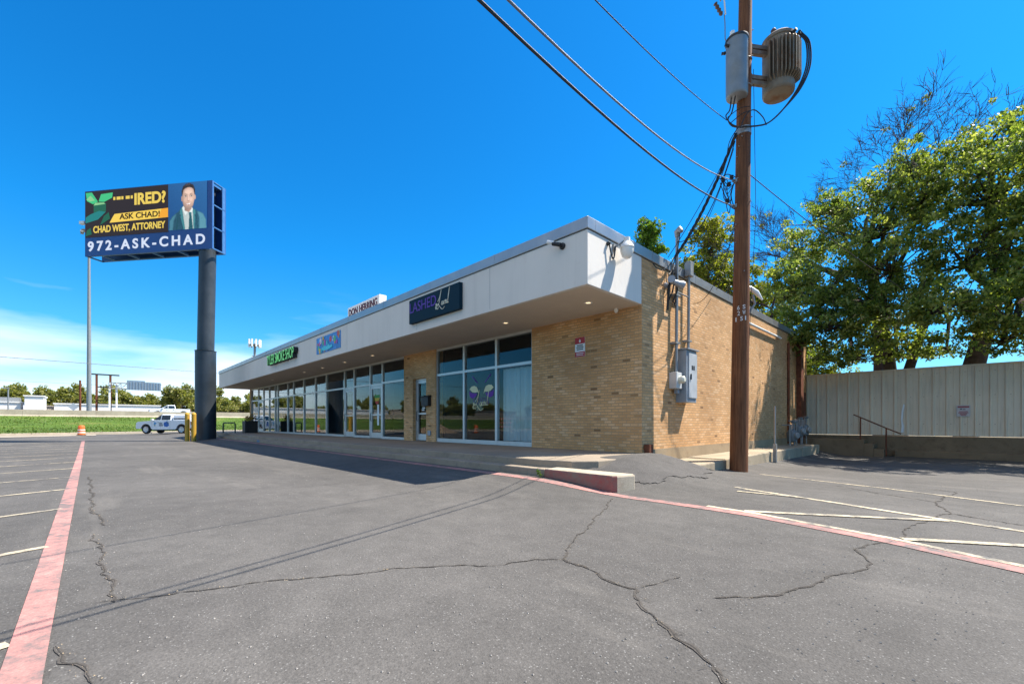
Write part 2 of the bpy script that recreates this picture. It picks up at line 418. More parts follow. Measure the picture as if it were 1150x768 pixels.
CW = {'C1': .0035, 'C2': .0045, 'C3': .007, 'C4': .002, 'C5': .0045, 'C6': .005, 'C7': .009, 'C8': .008, 'C9': .008, 'C10': .005, 'C11': .005}
cb = MB(); ch = MB(); cs = MB()
for k, p in CR.items():
    fine = k in ('C7', 'C8', 'C9')
    sd0 = random.getstate(); ribbon(p, CW[k]*(.5 if fine else .7), .0065, .04, .007, cb, .7, .02)
    random.setstate(sd0); ribbon(p, CW[k]*(2.6 if fine else 3.4), .0050, .04, .007, ch, .8, .02)
    for _ in range(int((0 if k in ('C7', 'C8', 'C9') else 3)*len(p))):      # crumbled side branches
        i = random.randrange(len(p)-1); t = random.random()
        x = p[i][0]+(p[i+1][0]-p[i][0])*t; y = p[i][1]+(p[i+1][1]-p[i][1])*t
        a = random.uniform(0, 2*PI); l = random.uniform(.03, .10)
        ribbon([(x, y), (x+l*math.cos(a), y+l*math.sin(a))], .003, .009, .03, .006, cb, .5)
    for _ in range(int(5*len(p))):      # loose grit and dry leaf bits lying in the crack
        i = random.randrange(len(p)-1); t = random.random()
        x = p[i][0]+(p[i+1][0]-p[i][0])*t+random.gauss(0, .02); y = p[i][1]+(p[i+1][1]-p[i][1])*t+random.gauss(0, .02); z = g(x, y)+.008
        r = random.uniform(.002, .007)
        cs.add([(x-r, y-r*.6, z), (x+r, y-r*.4, z), (x+r*.3, y+r, z), (x, y, z+r*.8)], [(0, 1, 3), (1, 2, 3), (2, 0, 3), (0, 2, 1)])
struct(cb.build('asphalt_cracks', mat('crack_black', (.042, .037, .032), .95, 0, .3, 9.)))
struct(ch.build('crack_edges', asphalt_material('crack_edge_asphalt', (.088, .077, .067))))
tag(cs.build('grit', mat('dry_grit', (.33, .25, .16), .9, 0, .3, 9.)), kind='stuff')
# loose aggregate and crumbs over the lot
pb = MB()
for _ in range(2600):
    d = random.uniform(1.2, 14)**1.0; a = random.uniform(-1.15, 1.15); th = 0.8032
    r_, f_ = d*a, d; x = math.cos(th)*r_-math.sin(th)*f_; y = math.sin(th)*r_+math.cos(th)*f_
    if y > 5.8 and x < -3.0: continue
    if y > 26: continue
    z = g(x, y)+.002; r = random.uniform(.003, .009)
    pb.add([(x-r, y-r*.7, z), (x+r, y-r*.5, z), (x+r*.2, y+r, z), (x, y, z+r*.8)], [(0, 1, 3), (1, 2, 3), (2, 0, 3)])
for _ in range(1800):   # loose chips on the asphalt wedge and its ragged toe
    a = random.uniform(0, 2*PI); q = random.random()**.6*1.75; x = -4.95+q*math.cos(a); y = 8.6+q*math.sin(a)*1.35
    if x < -4.85 and y > 6.9 or y < 6.3 or (x < -3.95 and y < 6.9): continue
    z = g(x, y)+.002; r = random.uniform(.003, .008)
    pb.add([(x-r, y-r*.7, z), (x+r, y-r*.5, z), (x+r*.2, y+r, z), (x, y, z+r*.9)], [(0, 1, 3), (1, 2, 3), (2, 0, 3)])
tag(pb.build('gravel', mat('grey_chips', (.24, .22, .20), .9, 0, .4, 25.)), kind='stuff')

def wedge():
    bb_ = MB(); st = .07; rw = random.Random(8); cells = {}
    def inside(x, y):
        d = segd(x, y, -4.95, 8.0, -4.95, 9.4); a = math.atan2(y-8.6, x+4.95)
        return d < 1.30+.12*math.sin(a*5+1)+.07*math.sin(a*13) and x > -4.99-.35*(y < 7.3) and y > 6.72 and not (x < -4.9 and y > 7.1)
    nx, ny = 46, 62; idx = {}
    for j in range(ny):
        for i in range(nx):
            x, y = -5.5+i*st, 6.5+j*st
            if inside(x+st/2, y+st/2):
                q = []
                for (ii, jj) in ((i, j), (i+1, j), (i+1, j+1), (i, j+1)):
                    if (ii, jj) not in idx:
                        X, Y = -5.5+ii*st+rw.uniform(-.02, .02), 6.5+jj*st+rw.uniform(-.02, .02)
                        idx[(ii, jj)] = len(bb_.v); bb_.v.append((X, Y, g(X, Y)+.010+rw.uniform(-.005, .010)))
                    q.append(idx[(ii, jj)])
                bb_.f.append(tuple(q)); bb_.m.append(0)
    struct(bb_.build('asphalt_wedge', asphalt_material('wedge_asphalt', (.088, .082, .078)), None, True, ang=180))
wedge()
# --- far ground, verge, kerb, highway
b = MB()
b.add([(x, y, z) for (x, z) in ((-2500, 1.8), (-113.5, 1.8), (-113, 1.6), (-96, 1.6), (-92.5, 1.55), (-86, .6), (-60, -1.0), (1500, -1.0)) for y in (-1500, 1500)],
      [(2*i, 2*i+1, 2*i+3, 2*i+2) for i in range(7)])
struct(b.build('ground', mat('dry_ground', (.16, .13, .08), .95, 0, .3, .05, .2)))
vs = []; ys = np.arange(-150, 150.1, 1.5); nu = 28
for y in ys:
    xc = min(kerbx(y), 40) if y < 60 else kerbx(60)
    xc = max(xc, -90.5)
    for i in range(nu+1):
        t = i/nu; x = xc+(-92.3-xc)*t
        vs.append((x, y, .06+2.0*(t**1.35)+.05*math.sin(x*.3+y*.21)*t))
b = MB(); b.v = vs
b.f = [(j*(nu+1)+i, j*(nu+1)+i+1, (j+1)*(nu+1)+i+1, (j+1)*(nu+1)+i) for j in range(len(ys)-1) for i in range(nu)]; b.m = [0]*len(b.f)
struct(b.build('verge', GRASS, smooth=True, ang=180))
# grass blades on the verge
n = 34000
yy = rng.uniform(-70, 45, n); tt = rng.uniform(0, 1, n)**1.2
xc = np.maximum(-62.2-.49*yy, -90.5); xx = xc+(-92.3-xc)*tt; zz = .05+2.0*tt**1.35
an = rng.uniform(0, PI, n); hh = rng.uniform(.06, .16, n); ww = rng.uniform(.03, .09, n)
A = np.stack([xx-np.cos(an)*ww, yy-np.sin(an)*ww, zz], 1); B = np.stack([xx+np.cos(an)*ww, yy+np.sin(an)*ww, zz], 1)
Cc = np.stack([xx+rng.normal(0, .04, n), yy+rng.normal(0, .04, n), zz+hh], 1)
V = np.stack([A, B, Cc], 1).reshape(-1, 3)
def np_mesh(name, V, k, mats, parent=None):
    nf = len(V)//k; me = bpy.data.meshes.new(name)
    me.vertices.add(len(V)); me.loops.add(len(V)); me.polygons.add(nf)
    po = np.array(parent_loc(parent)) if parent else 0
    me.vertices.foreach_set('co', (V-po).astype(np.float32).ravel())
    me.loops.foreach_set('vertex_index', np.arange(len(V), dtype=np.int32))
    me.polygons.foreach_set('loop_start', np.arange(0, len(V), k, dtype=np.int32))
    me.materials.append(mats); me.update(); me.validate()
    ob = bpy.data.objects.new(name, me); COL.objects.link(ob)
    if parent: ob.parent = parent
    return ob
tag(np_mesh('grass', V, 3, leaf_material('grass_blade', [(.055, .095, .012), (.10, .155, .02), (.19, .19, .06)], .35)), kind='stuff')
# concrete kerb in front of the verge and apron beside it
b = MB()
p0 = [(kerbx(y), y) for y in np.arange(-60, 20, 4.)]
for (a, c) in zip(p0[:-1], p0[1:]):
    b.add([(a[0], a[1], -.3), (a[0]-.5, a[1], -.3), (a[0]-.5, a[1], .11), (a[0], a[1], .10), (c[0], c[1], -.3), (c[0]-.5, c[1], -.3), (c[0]-.5, c[1], .11), (c[0], c[1], .10)],
          [(3, 2, 6, 7), (0, 3, 7, 4)])
struct(b.build('kerb', CONC_L))
b = MB()
ap = [(y) for y in np.arange(-40, 0.1, 2.)]
for y0_, y1_ in zip(ap[:-1], ap[1:]):
    for i in range(4):
        q = []
        for (yy_, ii) in ((y0_, i), (y0_, i+1), (y1_, i+1), (y1_, i)):
            x = kerbx(yy_)+.05+ii*1.5; q.append((x, yy_, g(x, yy_)+.03))
        b.add(q, [(0, 1, 2, 3)])
struct(b.build('concrete_apron', concrete_material('sandy_concrete', (.34, .29, .23), (.24, .20, .15))))
b = MB(); b.box(-113, -400, 1.0, -93, 400, 2.2)
struct(b.build('highway', concrete_material('highway_concrete', (.30, .285, .26))))
def barrier(x, z0, label):
    b = MB(); k = 60
    for i in range(k):
        y0 = -240+i*7.5
        b.prism([(-.3, 0), (.3, 0), (.3, .12), (.14, .35), (.10, 1.0), (-.10, 1.0), (-.14, .35), (-.3, .12)], (x, y0+.012, z0), (1, 0, 0), (0, 0, 1), (0, 1, 0), 0, 7.476)
    o = b.build('highway_barrier', CONC_L); tag(o, label, 'barrier', 'concrete barriers along the highway'); return o
barrier(-92.0, 1.9, 'long pale concrete barrier wall along the top of the green verge')
barrier(-103.0, 2.21, 'far concrete barrier in the middle of the highway, seen just above the near one')

# ------------------------------------------------------------------ building
X0, Y0, YF, XL = -5.45, 9.73, 7.48, -43.42
BY1 = 26.4
bld = thing('commercial_building', (-24, 18, 0), 'long single storey buff brick shop building with white overhanging fascia', 'building')
b = MB(); b.box(-9.20, Y0, -.2, X0-.3, Y0+.3, 4.02); b.build('front_wall', BRICK, bld)
b = MB(); b.box(X0-.3, Y0, -.6, X0, BY1, 5.15); b.build('side_wall', BRICK, bld)
b = MB(); b.box(X0-.002, Y0+.06, -.6, X0+.02, BY1-.02, .38)
b.build('foundation', concrete_material('buff_foundation', (.36, .27, .17), (.22, .15, .10)), bld)
b = MB(); b.box(-16.92, Y0, .1, -16.18, Y0+.35, 4.02); b.box(-16.18, Y0, 2.92, -15.15, Y0+.35, 4.02); b.box(-15.15, Y0, .1, -14.46, Y0+.35, 4.02)
b.build('brick_pier', BRICK, bld)
b = MB(); b.box(-43.3, Y0, .1, -42.96, Y0+1.2, 4.02); b.build('brick_pier', BRICK, bld)
b = MB(); b.box(XL, Y0+1.2, -.3, XL+.3, BY1, 5.15); b.box(XL, BY1-.3, -.3, X0-.3, BY1, 5.15); b.build('rear_wall', BRICK, bld)
b = MB(); b.box(XL+.002, YF, 3.99, X0-.003, Y0-.003, 5.16); b.box(XL+.3, Y0-.003, 4.1, X0-.302, Y0+.3, 5.1); b.build('fascia', STUCCO, bld, bevel=.012)
b = MB(); b.box(XL+.10, YF+.10, 3.984, X0-.10, Y0+.0, 3.989); b.box(XL+.31, Y0+.001, 3.984, X0-.31, Y0+.55, 4.035)
b.build('soffit', SOFFIT, bld)
b = MB(); b.box(XL+.3, Y0+.3, 5.0, X0-.3, BY1-.3, 5.08); b.build('roof', mat('roof_gravel', (.3, .29, .27), .95, 0, .2, 3.), bld)
b = MB()
b.box(XL-.03, YF-.035, 5.17, X0+.03, YF+.25, 5.42); b.box(X0-.32, YF+.25, 5.17, X0+.03, BY1+.03, 5.42); b.box(XL-.03, YF+.25, 5.17, XL+.3, BY1+.03, 5.42); b.box(XL+.3, BY1-.3, 5.17, X0-.32, BY1+.03, 5.42)
b.build('coping', COPING, bld, bevel=.01)
for k in range(13): MB().box(-8.4-3.0*k, YF-.04, 5.165, -8.37-3.0*k, YF-.03, 5.425).build('coping_joint', COPING, bld)
for k in range(7): MB().box(X0+.025, 10.2+2.6*k, 5.165, X0+.036, 10.23+2.6*k, 5.425).build('coping_joint', COPING, bld)
for x in (-12.2, -8.6, -17.6, -27.0, -33.5): MB().box(x, YF-.004, 4.06, x+.012, YF+.004, 5.15).build('stucco_joint', mat('joint_grey', (.40, .40, .41), .8), bld)
# interior shell behind the glass
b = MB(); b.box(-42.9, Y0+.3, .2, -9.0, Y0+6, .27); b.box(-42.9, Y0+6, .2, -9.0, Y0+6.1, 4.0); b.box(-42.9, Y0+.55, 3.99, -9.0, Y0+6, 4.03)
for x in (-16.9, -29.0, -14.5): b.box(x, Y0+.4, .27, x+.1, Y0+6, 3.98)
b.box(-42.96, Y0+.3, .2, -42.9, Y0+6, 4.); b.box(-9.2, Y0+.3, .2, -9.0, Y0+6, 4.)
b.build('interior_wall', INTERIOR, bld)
# storefront windows: each bay is a frame with two panes
SILL, TRZ, HD = .31, 2.95, 3.985
GY = Y0+.10
def window(x0, x1, low=.42, first=True):
    f = MB(); fy0, fy1 = GY-.055, GY+.055
    f.box(x0, fy0, SILL, x1, fy1, low); f.box(x0, fy0, TRZ-.045, x1, fy1, TRZ+.045); f.box(x0, fy0, HD-.09, x1, fy1, HD-.004)
    f.box(x0, fy0-.004, SILL+.001, x0+.05, fy1+.004, HD-.006); f.box(x1-.05, fy0-.004, SILL+.001, x1, fy1+.004, HD-.006)
    o = f.build('window', ALU, bld)
    p = MB(); p.box(x0+.05, GY-.004, low, x1-.05, GY+.004, TRZ-.045); p.build('pane', GLASS, o)
    p = MB(); p.box(x0+.05, GY-.004, TRZ+.045, x1-.05, GY+.004, HD-.09); p.build('pane', GLASS, o)
    return o
def door(x0, x1, y, top, transom=True, handle_right=False):
    fr = MB()
    fr.box(x0, y-.05, SILL, x0+.06, y+.05, top); fr.box(x1-.06, y-.05, SILL, x1, y+.05, top); fr.box(x0+.06, y-.05, top-.07, x1-.06, y+.05, top)
    a, c = x0+.07, x1-.07
    fr.box(a, y-.035, SILL+.02, a+.09, y+.03, top-.08); fr.box(c-.09, y-.035, SILL+.02, c, y+.03, top-.08)
    fr.box(a+.09, y-.035, SILL+.02, c-.09, y+.03, SILL+.28); fr.box(a+.09, y-.035, top-.19, c-.09, y+.03, top-.08); fr.box(a+.09, y-.033, 1.42, c-.09, y+.03, 1.48)
    o = fr.build('door', ALU, bld)
    p = MB(); p.box(a+.09, y-.004, SILL+.28, c-.09, y+.004, 1.42); p.box(a+.09, y-.004, 1.48, c-.09, y+.004, top-.19); p.build('pane', GLASS, o)
    hx = (c-.05) if handle_right else (a+.05)
    q = MB(); q.tube([(hx, y-.035, 1.15), (hx, y-.09, 1.17), (hx, y-.09, 1.53), (hx, y-.035, 1.55)], .012, 8); q.build('handle', DARKMETAL, o)
    if transom:
        f = MB(); f.box(x0, y-.055, HD-.09, x1, y+.055, HD-.004); f.box(x0, y-.055, top+.001, x1, y+.055, top+.05)
        f.box(x0, y-.059, top+.05, x0+.05, y+.059, HD-.09); f.box(x1-.05, y-.059, top+.05, x1, y+.059, HD-.09)
        w = f.build('window', ALU, bld)
        p = MB(); p.box(x0+.05, y-.004, top+.05, x1-.05, y+.004, HD-.09); p.build('pane', GLASS, w)
    return o
edges = [-42.96, -40.79, -39.24, -37.63, -36.08, -35.45, -33.10, -31.83, -29.76, -27.70, -25.94, -23.34, -22.12, -20.27, -19.01, -16.92]
doors = {(-40.79, -39.24): True, (-23.34, -22.12): False, (-20.27, -19.01): True}
smoke_door = None
for a, c in zip(edges[:-1], edges[1:]):
    if (a, c) in doors:
        dd = door(a+.002, c-.002, GY, TRZ-.04)
        if a == -20.27: smoke_door = dd
    else: window(a, c)
wins = [window(a, c, .45) for a, c in zip([-14.46, -12.70, -10.91], [-12.70, -10.91, -9.20])]
pdoor = door(-16.18, -15.15, Y0+.2, 2.92, False)
def flat(poly, u0, v0, y, name, m, parent, d=.004):
    b = MB(); b.prism([(u0+p[0], v0+p[1]) for p in poly], (0, y, 0), (1, 0, 0), (0, 0, 1), (0, -1, 0), 0, d); return b.build(name, m, parent)
DW = mat('decal_white', (.72, .78, .82), .6, 0, .05)
b = MB()
for k, (x, z, w) in enumerate(((-15.72, 1.92, .22), (-15.66, 1.83, .18), (-15.70, 1.75, .24), (-15.74, 1.66, .22), (-15.78, 1.58, .20))):
    b.box(x, Y0+.193, z, x+w, Y0+.189, z+.05)
b.build('decal', DW, pdoor)
# eyelash decal on the middle right-hand window
PUR = mat('decal_purple', (.13, .02, .30), .6, 0, .05); CRM = mat('decal_cream', (.72, .68, .42), .6, 0, .05)
yy0 = GY-.006
def eye(cx, sgn):
    b1, b2, b3 = MB(), MB(), MB()
    lid = [(-.26, .06), (-.16, .15), (0, .17), (.14, .13), (.22, .02), (.27, -.12), (.20, -.06), (.06, -.07), (-.10, -.05)]
    b1.prism([(cx+sgn*p[0], 2.22+p[1]) for p in lid], (0, yy0, 0), (1, 0, 0), (0, 0, 1), (0, -1, 0), 0, .004)
    sh = [(-.28, .0), (-.12, -.06), (.06, -.08), (.18, -.08), (.10, -.2), (-.08, -.26), (-.24, -.2)]
    b2.prism([(cx+sgn*p[0], 2.20+p[1]) for p in sh], (0, yy0, 0), (1, 0, 0), (0, 0, 1), (0, -1, 0), 0, .004)
    b3.prism([(cx+sgn*p[0], 2.6+p[1]) for p in ((-.12, .12), (.2, -.14), (.2, -.10), (-.10, .16))], (0, yy0, 0), (1, 0, 0), (0, 0, 1), (0, -1, 0), 0, .004)
    b1.build('decal', CRM, wins[1]); b2.build('decal', PUR, wins[1]); b3.build('decal', PUR, wins[1])
b1 = MB(); b2 = MB()
eye(-12.15, 1); eye(-11.35, -1)
def stroke(b, pts, r, y):
    # smooth hand-lettered stroke in the facade plane
    P = []
    for i in range(len(pts)-1):
        p0_, p1_, p2_, p3_ = pts[max(i-1, 0)], pts[i], pts[i+1], pts[min(i+2, len(pts)-1)]
        for k in range(6):
            t = k/6; P.append(tuple(.5*(2*p1_[j]+(p2_[j]-p0_[j])*t+(2*p0_[j]-5*p1_[j]+4*p2_[j]-p3_[j])*t*t+(3*p1_[j]-p0_[j]-3*p2_[j]+p3_[j])*t**3) for j in (0, 1)))
    P.append(pts[-1]); b.tube([(p[0], y, p[1]) for p in P], r, 5)
def laced(b, x, z, s, y, r):
    q = lambda *pp: [(x+p[0]*s, z+p[1]*s) for p in pp]
    stroke(b, q((.16, .12), (.02, .05), (-.02, .22), (.12, .36), (.10, .5), (.02, .44), (.14, .1), (.3, .02), (.36, .2)), r, y)       # ampersand
    stroke(b, q((.30, .62), (.42, .78), (.62, 1.05), (.78, 1.5), (.70, 1.2), (.5, .55), (.30, .30), (.18, .34), (.35, .42), (.62, .12), (.95, -.10), (1.25, .05)), r, y)   # L
    stroke(b, q((1.0, .55), (.86, .5), (.82, .32), (.94, .26), (1.04, .5), (1.04, .28), (1.10, .28)), r, y)                          # a
    stroke(b, q((1.26, .54), (1.14, .5), (1.12, .32), (1.28, .3)), r, y)                                                           # c
    stroke(b, q((1.32, .4), (1.44, .46), (1.40, .58), (1.32, .5), (1.34, .3), (1.48, .32)), r, y)                                     # e
    stroke(b, q((1.66, .55), (1.54, .5), (1.54, .32), (1.66, .32), (1.76, .7), (1.95, 1.5), (1.78, .9), (1.70, .34), (1.8, .3)), r, y) # d
laced(b1, -12.2, 1.55, .45, yy0-.002, .012)
b1.build('decal', CRM, wins[1])
for k in range(9):
    x = -12.2+k*.1; b2.prism([(x, 1.98-.03*(k % 3)), (x+.012, 1.98), (x+.045, 1.72), (x+.03, 1.72)], (0, yy0, 0), (1, 0, 0), (0, 0, 1), (0, -1, 0), 0, .003)
b2.build('decal', PUR, wins[1])
# rasta-striped sticker and white notice on the smoke shop door
b = MB()
sd = [((.02, .02), (.30, .5, .04)), ((.0, .0), (.65, .45, .03)), ((0, 0), (.55, .06, .04))]
for i, cc in enumerate(((.05, .30, .06), (.65, .45, .03), (.5, .05, .03))):
    b = MB(); zt = 2.42-.15*i; b.prism([(-.26+.03*i, 0), (.26-.03*i, 0), (.22-.05*i, -.145), (-.22+.05*i, -.145)], (-19.62, GY-.006, zt), (1, 0, 0), (0, 0, 1), (0, -1, 0), 0, .004)
    b.build('decal', mat('sticker_%d' % i, cc, .6), smoke_door)
b = MB(); b.box(-19.60, GY-.01, .95, -19.42, GY-.006, 1.95); b.build('notice', DW, smoke_door)
# downlights
for i, x in enumerate((-6.26, -9.2, -17.64, -20.53, -23.37, -26.16, -32.35)):
    b = MB(); b.lathe([(.10, 3.99), (.105, 3.968), (.075, 3.966), (.06, 3.982)], (x, 8.62, 0), 20)
    o = b.build('downlight', WHITEP, bld, True)
    b = MB(); b.lathe([(.058, 3.975), (.05, 3.983)], (x, 8.62, 0), 16); b.build('bulb', emat('bulb_warm', (1, .72, .4), .9 if i < 4 else .5), o)
b = MB(); b.lathe([(.05, 3.985), (.055, 3.94), (.045, 3.90), (.02, 3.875)], (-6.1, 9.6, 0), 16)
tag(b.build('dome_camera', WHITEP, None, True), 'small white dome camera under the soffit by the brick corner', 'camera')

# walk, step, side kerb
b = MB()
b.prism([(-45, 6.62), (-13, 6.62), (-5.95, 6.58), (-5.3, 6.75), (-4.98, 7.2), (-4.92, 8.2), (-4.95, Y0-.01), (-45, Y0-.01)], (0, 0, 0), (1, 0, 0), (0, 1, 0), (0, 0, 1), -.3, .30)
struct(b.build('walk', CONC, bevel=.02))
b = MB(); b.box(-16.9, Y0-.012, -.2, -9.2, Y0+.35, .302); b.box(-42.96, Y0-.012, -.2, -16.9, Y0+.35, .302)
struct(b.build('threshold', CONC))
b = MB(); b.box(-44, 6.30, -.3, -5.62, 6.66, .150); struct(b.build('lower_kerb', CONC, bevel=.02))
b = MB()
b.prism([(-5.60, 6.26), (-4.05, 6.24), (-3.98, 6.30), (-3.88, 6.72), (-5.60, 6.70)], (0, 0, 0), (1, 0, 0), (0, 1, 0), (0, 0, 1), -.3, .170, 0)
st = b.build('kerb_step', [CONC_L, REDKERB], bevel=.035); struct(st)
for p in st.data.polygons:
    if p.normal.y < -.7: p.material_index = 1
b = MB(); b.box(-26.5, 6.292, .02, -26.0, 6.299, .14); struct(b.build('kerb_marking', mat('kerb_blue', (.10, .17, .26), .8, 0, .2)))
b = MB()
for (ya, yb) in ((9.9, 12.2), (12.21, 14.9), (14.91, 17.8), (17.81, 20.6), (20.61, 23.6)):
    b.box(X0+.022, ya, -.6, -4.36+random.uniform(-.05, .05), yb, .085+random.uniform(-.035, .02))
struct(b.build('side_kerb', concrete_material('worn_kerb_concrete', (.36, .295, .21), (.17, .13, .09)), bevel=.035))
b = MB()
b.box(X0+.02, 9.80, -.1, X0+.17, 9.98, .52); b.build('downspout_stub', RUST)
tag(bpy.data.objects['downspout_stub'], 'short rusty square pipe stub at the foot of the brick corner', 'pipe')

# ------------------------------------------------------------------ signs on the fascia
U, V_, NF = (1, 0, 0), (0, 0, 1), (0, -1, 0)
NAVY = mat('sign_navy', (.004, .026, .045), .6, 0, .1, 2., .12)
s1 = thing('shop_sign', (-11.1, YF, 4.65), 'dark navy rectangular sign with purple capitals and cream script on the white fascia', 'sign')
b = MB(); b.box(-12.47, YF-.12, 4.27, -9.76, YF-.001, 5.03); b.build('panel', NAVY, s1, bevel=.01)
text('LASHED', (-12.41, YF-.121, 4.60), U, V_, 1.50, .32, mat('sign_purple', (.10, .03, .32), .5), 'lettering', s1, .012)
b = MB(); laced(b, -10.92, 4.45, .36, YF-.128, .0105); b.build('script_lettering', mat('sign_cream', (.75, .72, .58), .5), s1)
s2 = thing('shop_sign', (-26, YF, 4.7), 'raised green channel letters reading smoke shop on the white fascia', 'sign')
GRN = emat('letter_green', (.13, .50, .17), .42)
text('TYLER SMOKE SHOP', (-28.35, YF-.02, 4.42), U, V_, 4.8, .56, [GRN, BLACK], 'lettering', s2, .22, wt=.012)
s3 = thing('shop_banner', (-19.6, YF, 4.6), 'blue banner with bright multicoloured balloon shapes on the white fascia', 'banner')
b = MB(); b.box(-20.98, YF-.02, 4.26, -18.22, YF-.001, 5.0); b.build('panel', mat('banner_blue', (.04, .22, .55), .5, 0, .5, 2.5), s3)
cols = [(.55, .05, .08), (.70, .40, .03), (.6, .1, .4), (.1, .45, .2), (.65, .65, .7), (.35, .08, .45), (.05, .5, .6), (.7, .2, .05)]
rb = random.Random(5)
for i in range(26):
    cx = -20.85+2.5*rb.random(); cz = 4.34+.58*rb.random()
    if -20.2 < cx < -19.0 and cz < 4.6: cx -= .6
    r = rb.uniform(.05, .14)
    b = MB(); b.prism([(r*math.cos(a)*rb.uniform(.8, 1.2), r*1.15*math.sin(a)) for a in np.linspace(0, 2*PI, 13)[:-1]], (cx, YF-.0205-.0008*i, cz), U, V_, NF, 0, .0006)
    b.build('picture', mat('banner_c%d' % (i % 8), cols[i % 8], .5), s3)
b = MB(); b.prism([(0, .02), (.1, .12), (.25, .07), (.4, .16), (.6, .1), (.85, .17), (1.0, .08), (1.2, .13), (1.3, .0), (.7, -.08), (.2, -.06)], (-20.3, YF-.043, 4.40), U, V_, NF, 0, .001)
b.build('picture', mat('banner_c_sea', (.06, .55, .68), .5), s3)
s4 = thing('roof_sign', (-23.6, 11, 5.4), 'white box sign with dark red capitals standing on the roof', 'sign')
b = MB(); b.box(-25.72, 10.98, 6.9, -21.69, 11.42, 8.0); b.build('cabinet', mat('sign_white', (.74, .72, .70), .5, 0, .04), s4, bevel=.02)
text('DON HERRING', (-25.55, 10.979, 7.44), U, V_, 3.65, .42, mat('sign_darkred', (.09, .012, .015), .5), 'lettering', s4, .02, wt=.02)
for x in (-25.2, -22.2):
    b = MB(); b.cyl((x, 11.2, 5.05), (x, 11.2, 6.92), .07); b.build('post', DARKMETAL, s4, True)
RED = mat('sign_red', (.42, .03, .045), .5, 0, .05)
s5 = thing('warning_sign', (-7.34, Y0, 3.17), 'red and white parking notice on the shaded brick wall', 'sign')
b = MB(); b.box(-7.51, Y0-.012, 2.90, -7.17, Y0-.001, 3.44); b.build('panel', DW, s5)
b = MB(); b.box(-7.508, Y0-.015, 3.26, -7.172, Y0-.012, 3.438); b.box(-7.508, Y0-.015, 2.902, -7.172, Y0-.012, 3.04); b.build('band', RED, s5)
b = MB()
for z, w in ((3.20, .20), (3.145, .24), (3.09, .22)): b.box(-7.34-w/2, Y0-.014, z, -7.34+w/2, Y0-.0125, z+.028)
b.build('text_line', BLACK, s5)
b = MB(); b.prism([(-.025, 0), (.025, 0), (.03, .05), (0, .09), (-.03, .05)], (-7.34, Y0-.015, 3.30), U, V_, NF, 0, .002)
for z, w in ((2.99, .26), (2.94, .24)): b.box(-7.34-w/2, Y0-.0165, z, -7.34+w/2, Y0-.0155, z+.018)
b.build('emblem', DW, s5)
mb = thing('mailbox', (-15.0, Y0, 1.95), 'black metal wall mailbox on the brick pier beside the narrow glass door', 'mailbox')
b = MB(); b.box(-15.28, Y0-.16, 1.74, -14.78, Y0-.001, 2.10); b.build('body', BLACK, mb, bevel=.015)
b = MB(); b.prism([(0, 0), (.18, 0), (.18, .03), (0, .09)], (-15.29, Y0, 2.10), (0, -1, 0), (0, 0, 1), (1, 0, 0), 0, .52); b.build('lid', BLACK, mb)
b = MB(); b.box(-14.98, Y0-.05, .55, -14.78, Y0-.001, .75); tag(b.build('wall_outlet', GREYPAINT, bevel=.01), 'small grey outlet box low on the brick pier', 'outlet box')

# security light on the fascia corner and floodlight camera
cm = thing('security_camera', (-6.1, YF, 5.0), 'black bullet camera with a pale hood high on the fascia front near its corner', 'camera')
b = MB(); b.lathe([(.075, 0), (.075, .03), (.03, .06)], (-6.12, YF, 4.98), 16, 0, (0, -1, 0)); b.cyl((-6.12, YF-.05, 4.98), (-6.2, YF-.14, 5.02), .025); b.build('bracket', BLACK, cm, True)
b = MB(); b.cyl((-6.10, YF-.10, 4.98), (-6.28, YF-.17, 5.04), .045, .042, 14); b.build('body', BLACK, cm, True)
b = MB(); b.cyl((-6.24, YF-.16, 5.055), (-6.40, YF-.20, 5.10), .035, .045, 8); b.build('hood', WHITEP, cm, True)
wl_ = thing('wall_light', (X0, 9.1, 5.1), 'white bell shaped yard light hanging on the end of the fascia', 'wall light')
lx, ly = X0+.24, 8.64
b = MB(); b.lathe([(.0, 5.24), (.07, 5.24), (.07, 5.15), (.10, 5.12), (.15, 5.05), (.165, 5.01), (.16, 5.0)], (lx, ly, 0), 24); b.build('housing', WHITEP, wl_, True)
b = MB(); b.lathe([(.15, 5.0), (.145, 4.92), (.11, 4.82), (.07, 4.78), (.02, 4.77)], (lx, ly, 0), 24); b.build('lens', mat('milky_lens', (.75, .74, .70), .3), wl_, True)
b = MB(); b.tube([(X0, 8.46, 5.03), (X0+.08, 8.47, 5.05), (lx-.1, ly-.08, 5.13), (lx-.03, ly-.02, 5.18)], .022, 8); b.box(X0+.001, 8.42, 4.97, X0+.04, 8.51, 5.10); b.build('arm', GALV, wl_, True)
pts = [(X0+.05+.02*math.sin(t*3), 8.22+.24*t, 5.03-.30*math.sin(PI*t)) for t in np.linspace(0, 1, 12)]
b = MB(); b.tube(pts, .017, 8); b.lathe([(.045, 0), (.045, .05), (.02, .08)], (X0, 8.22, 5.05), 12, 0, (1, 0, 0)); b.build('cable', DARKMETAL, wl_, True)

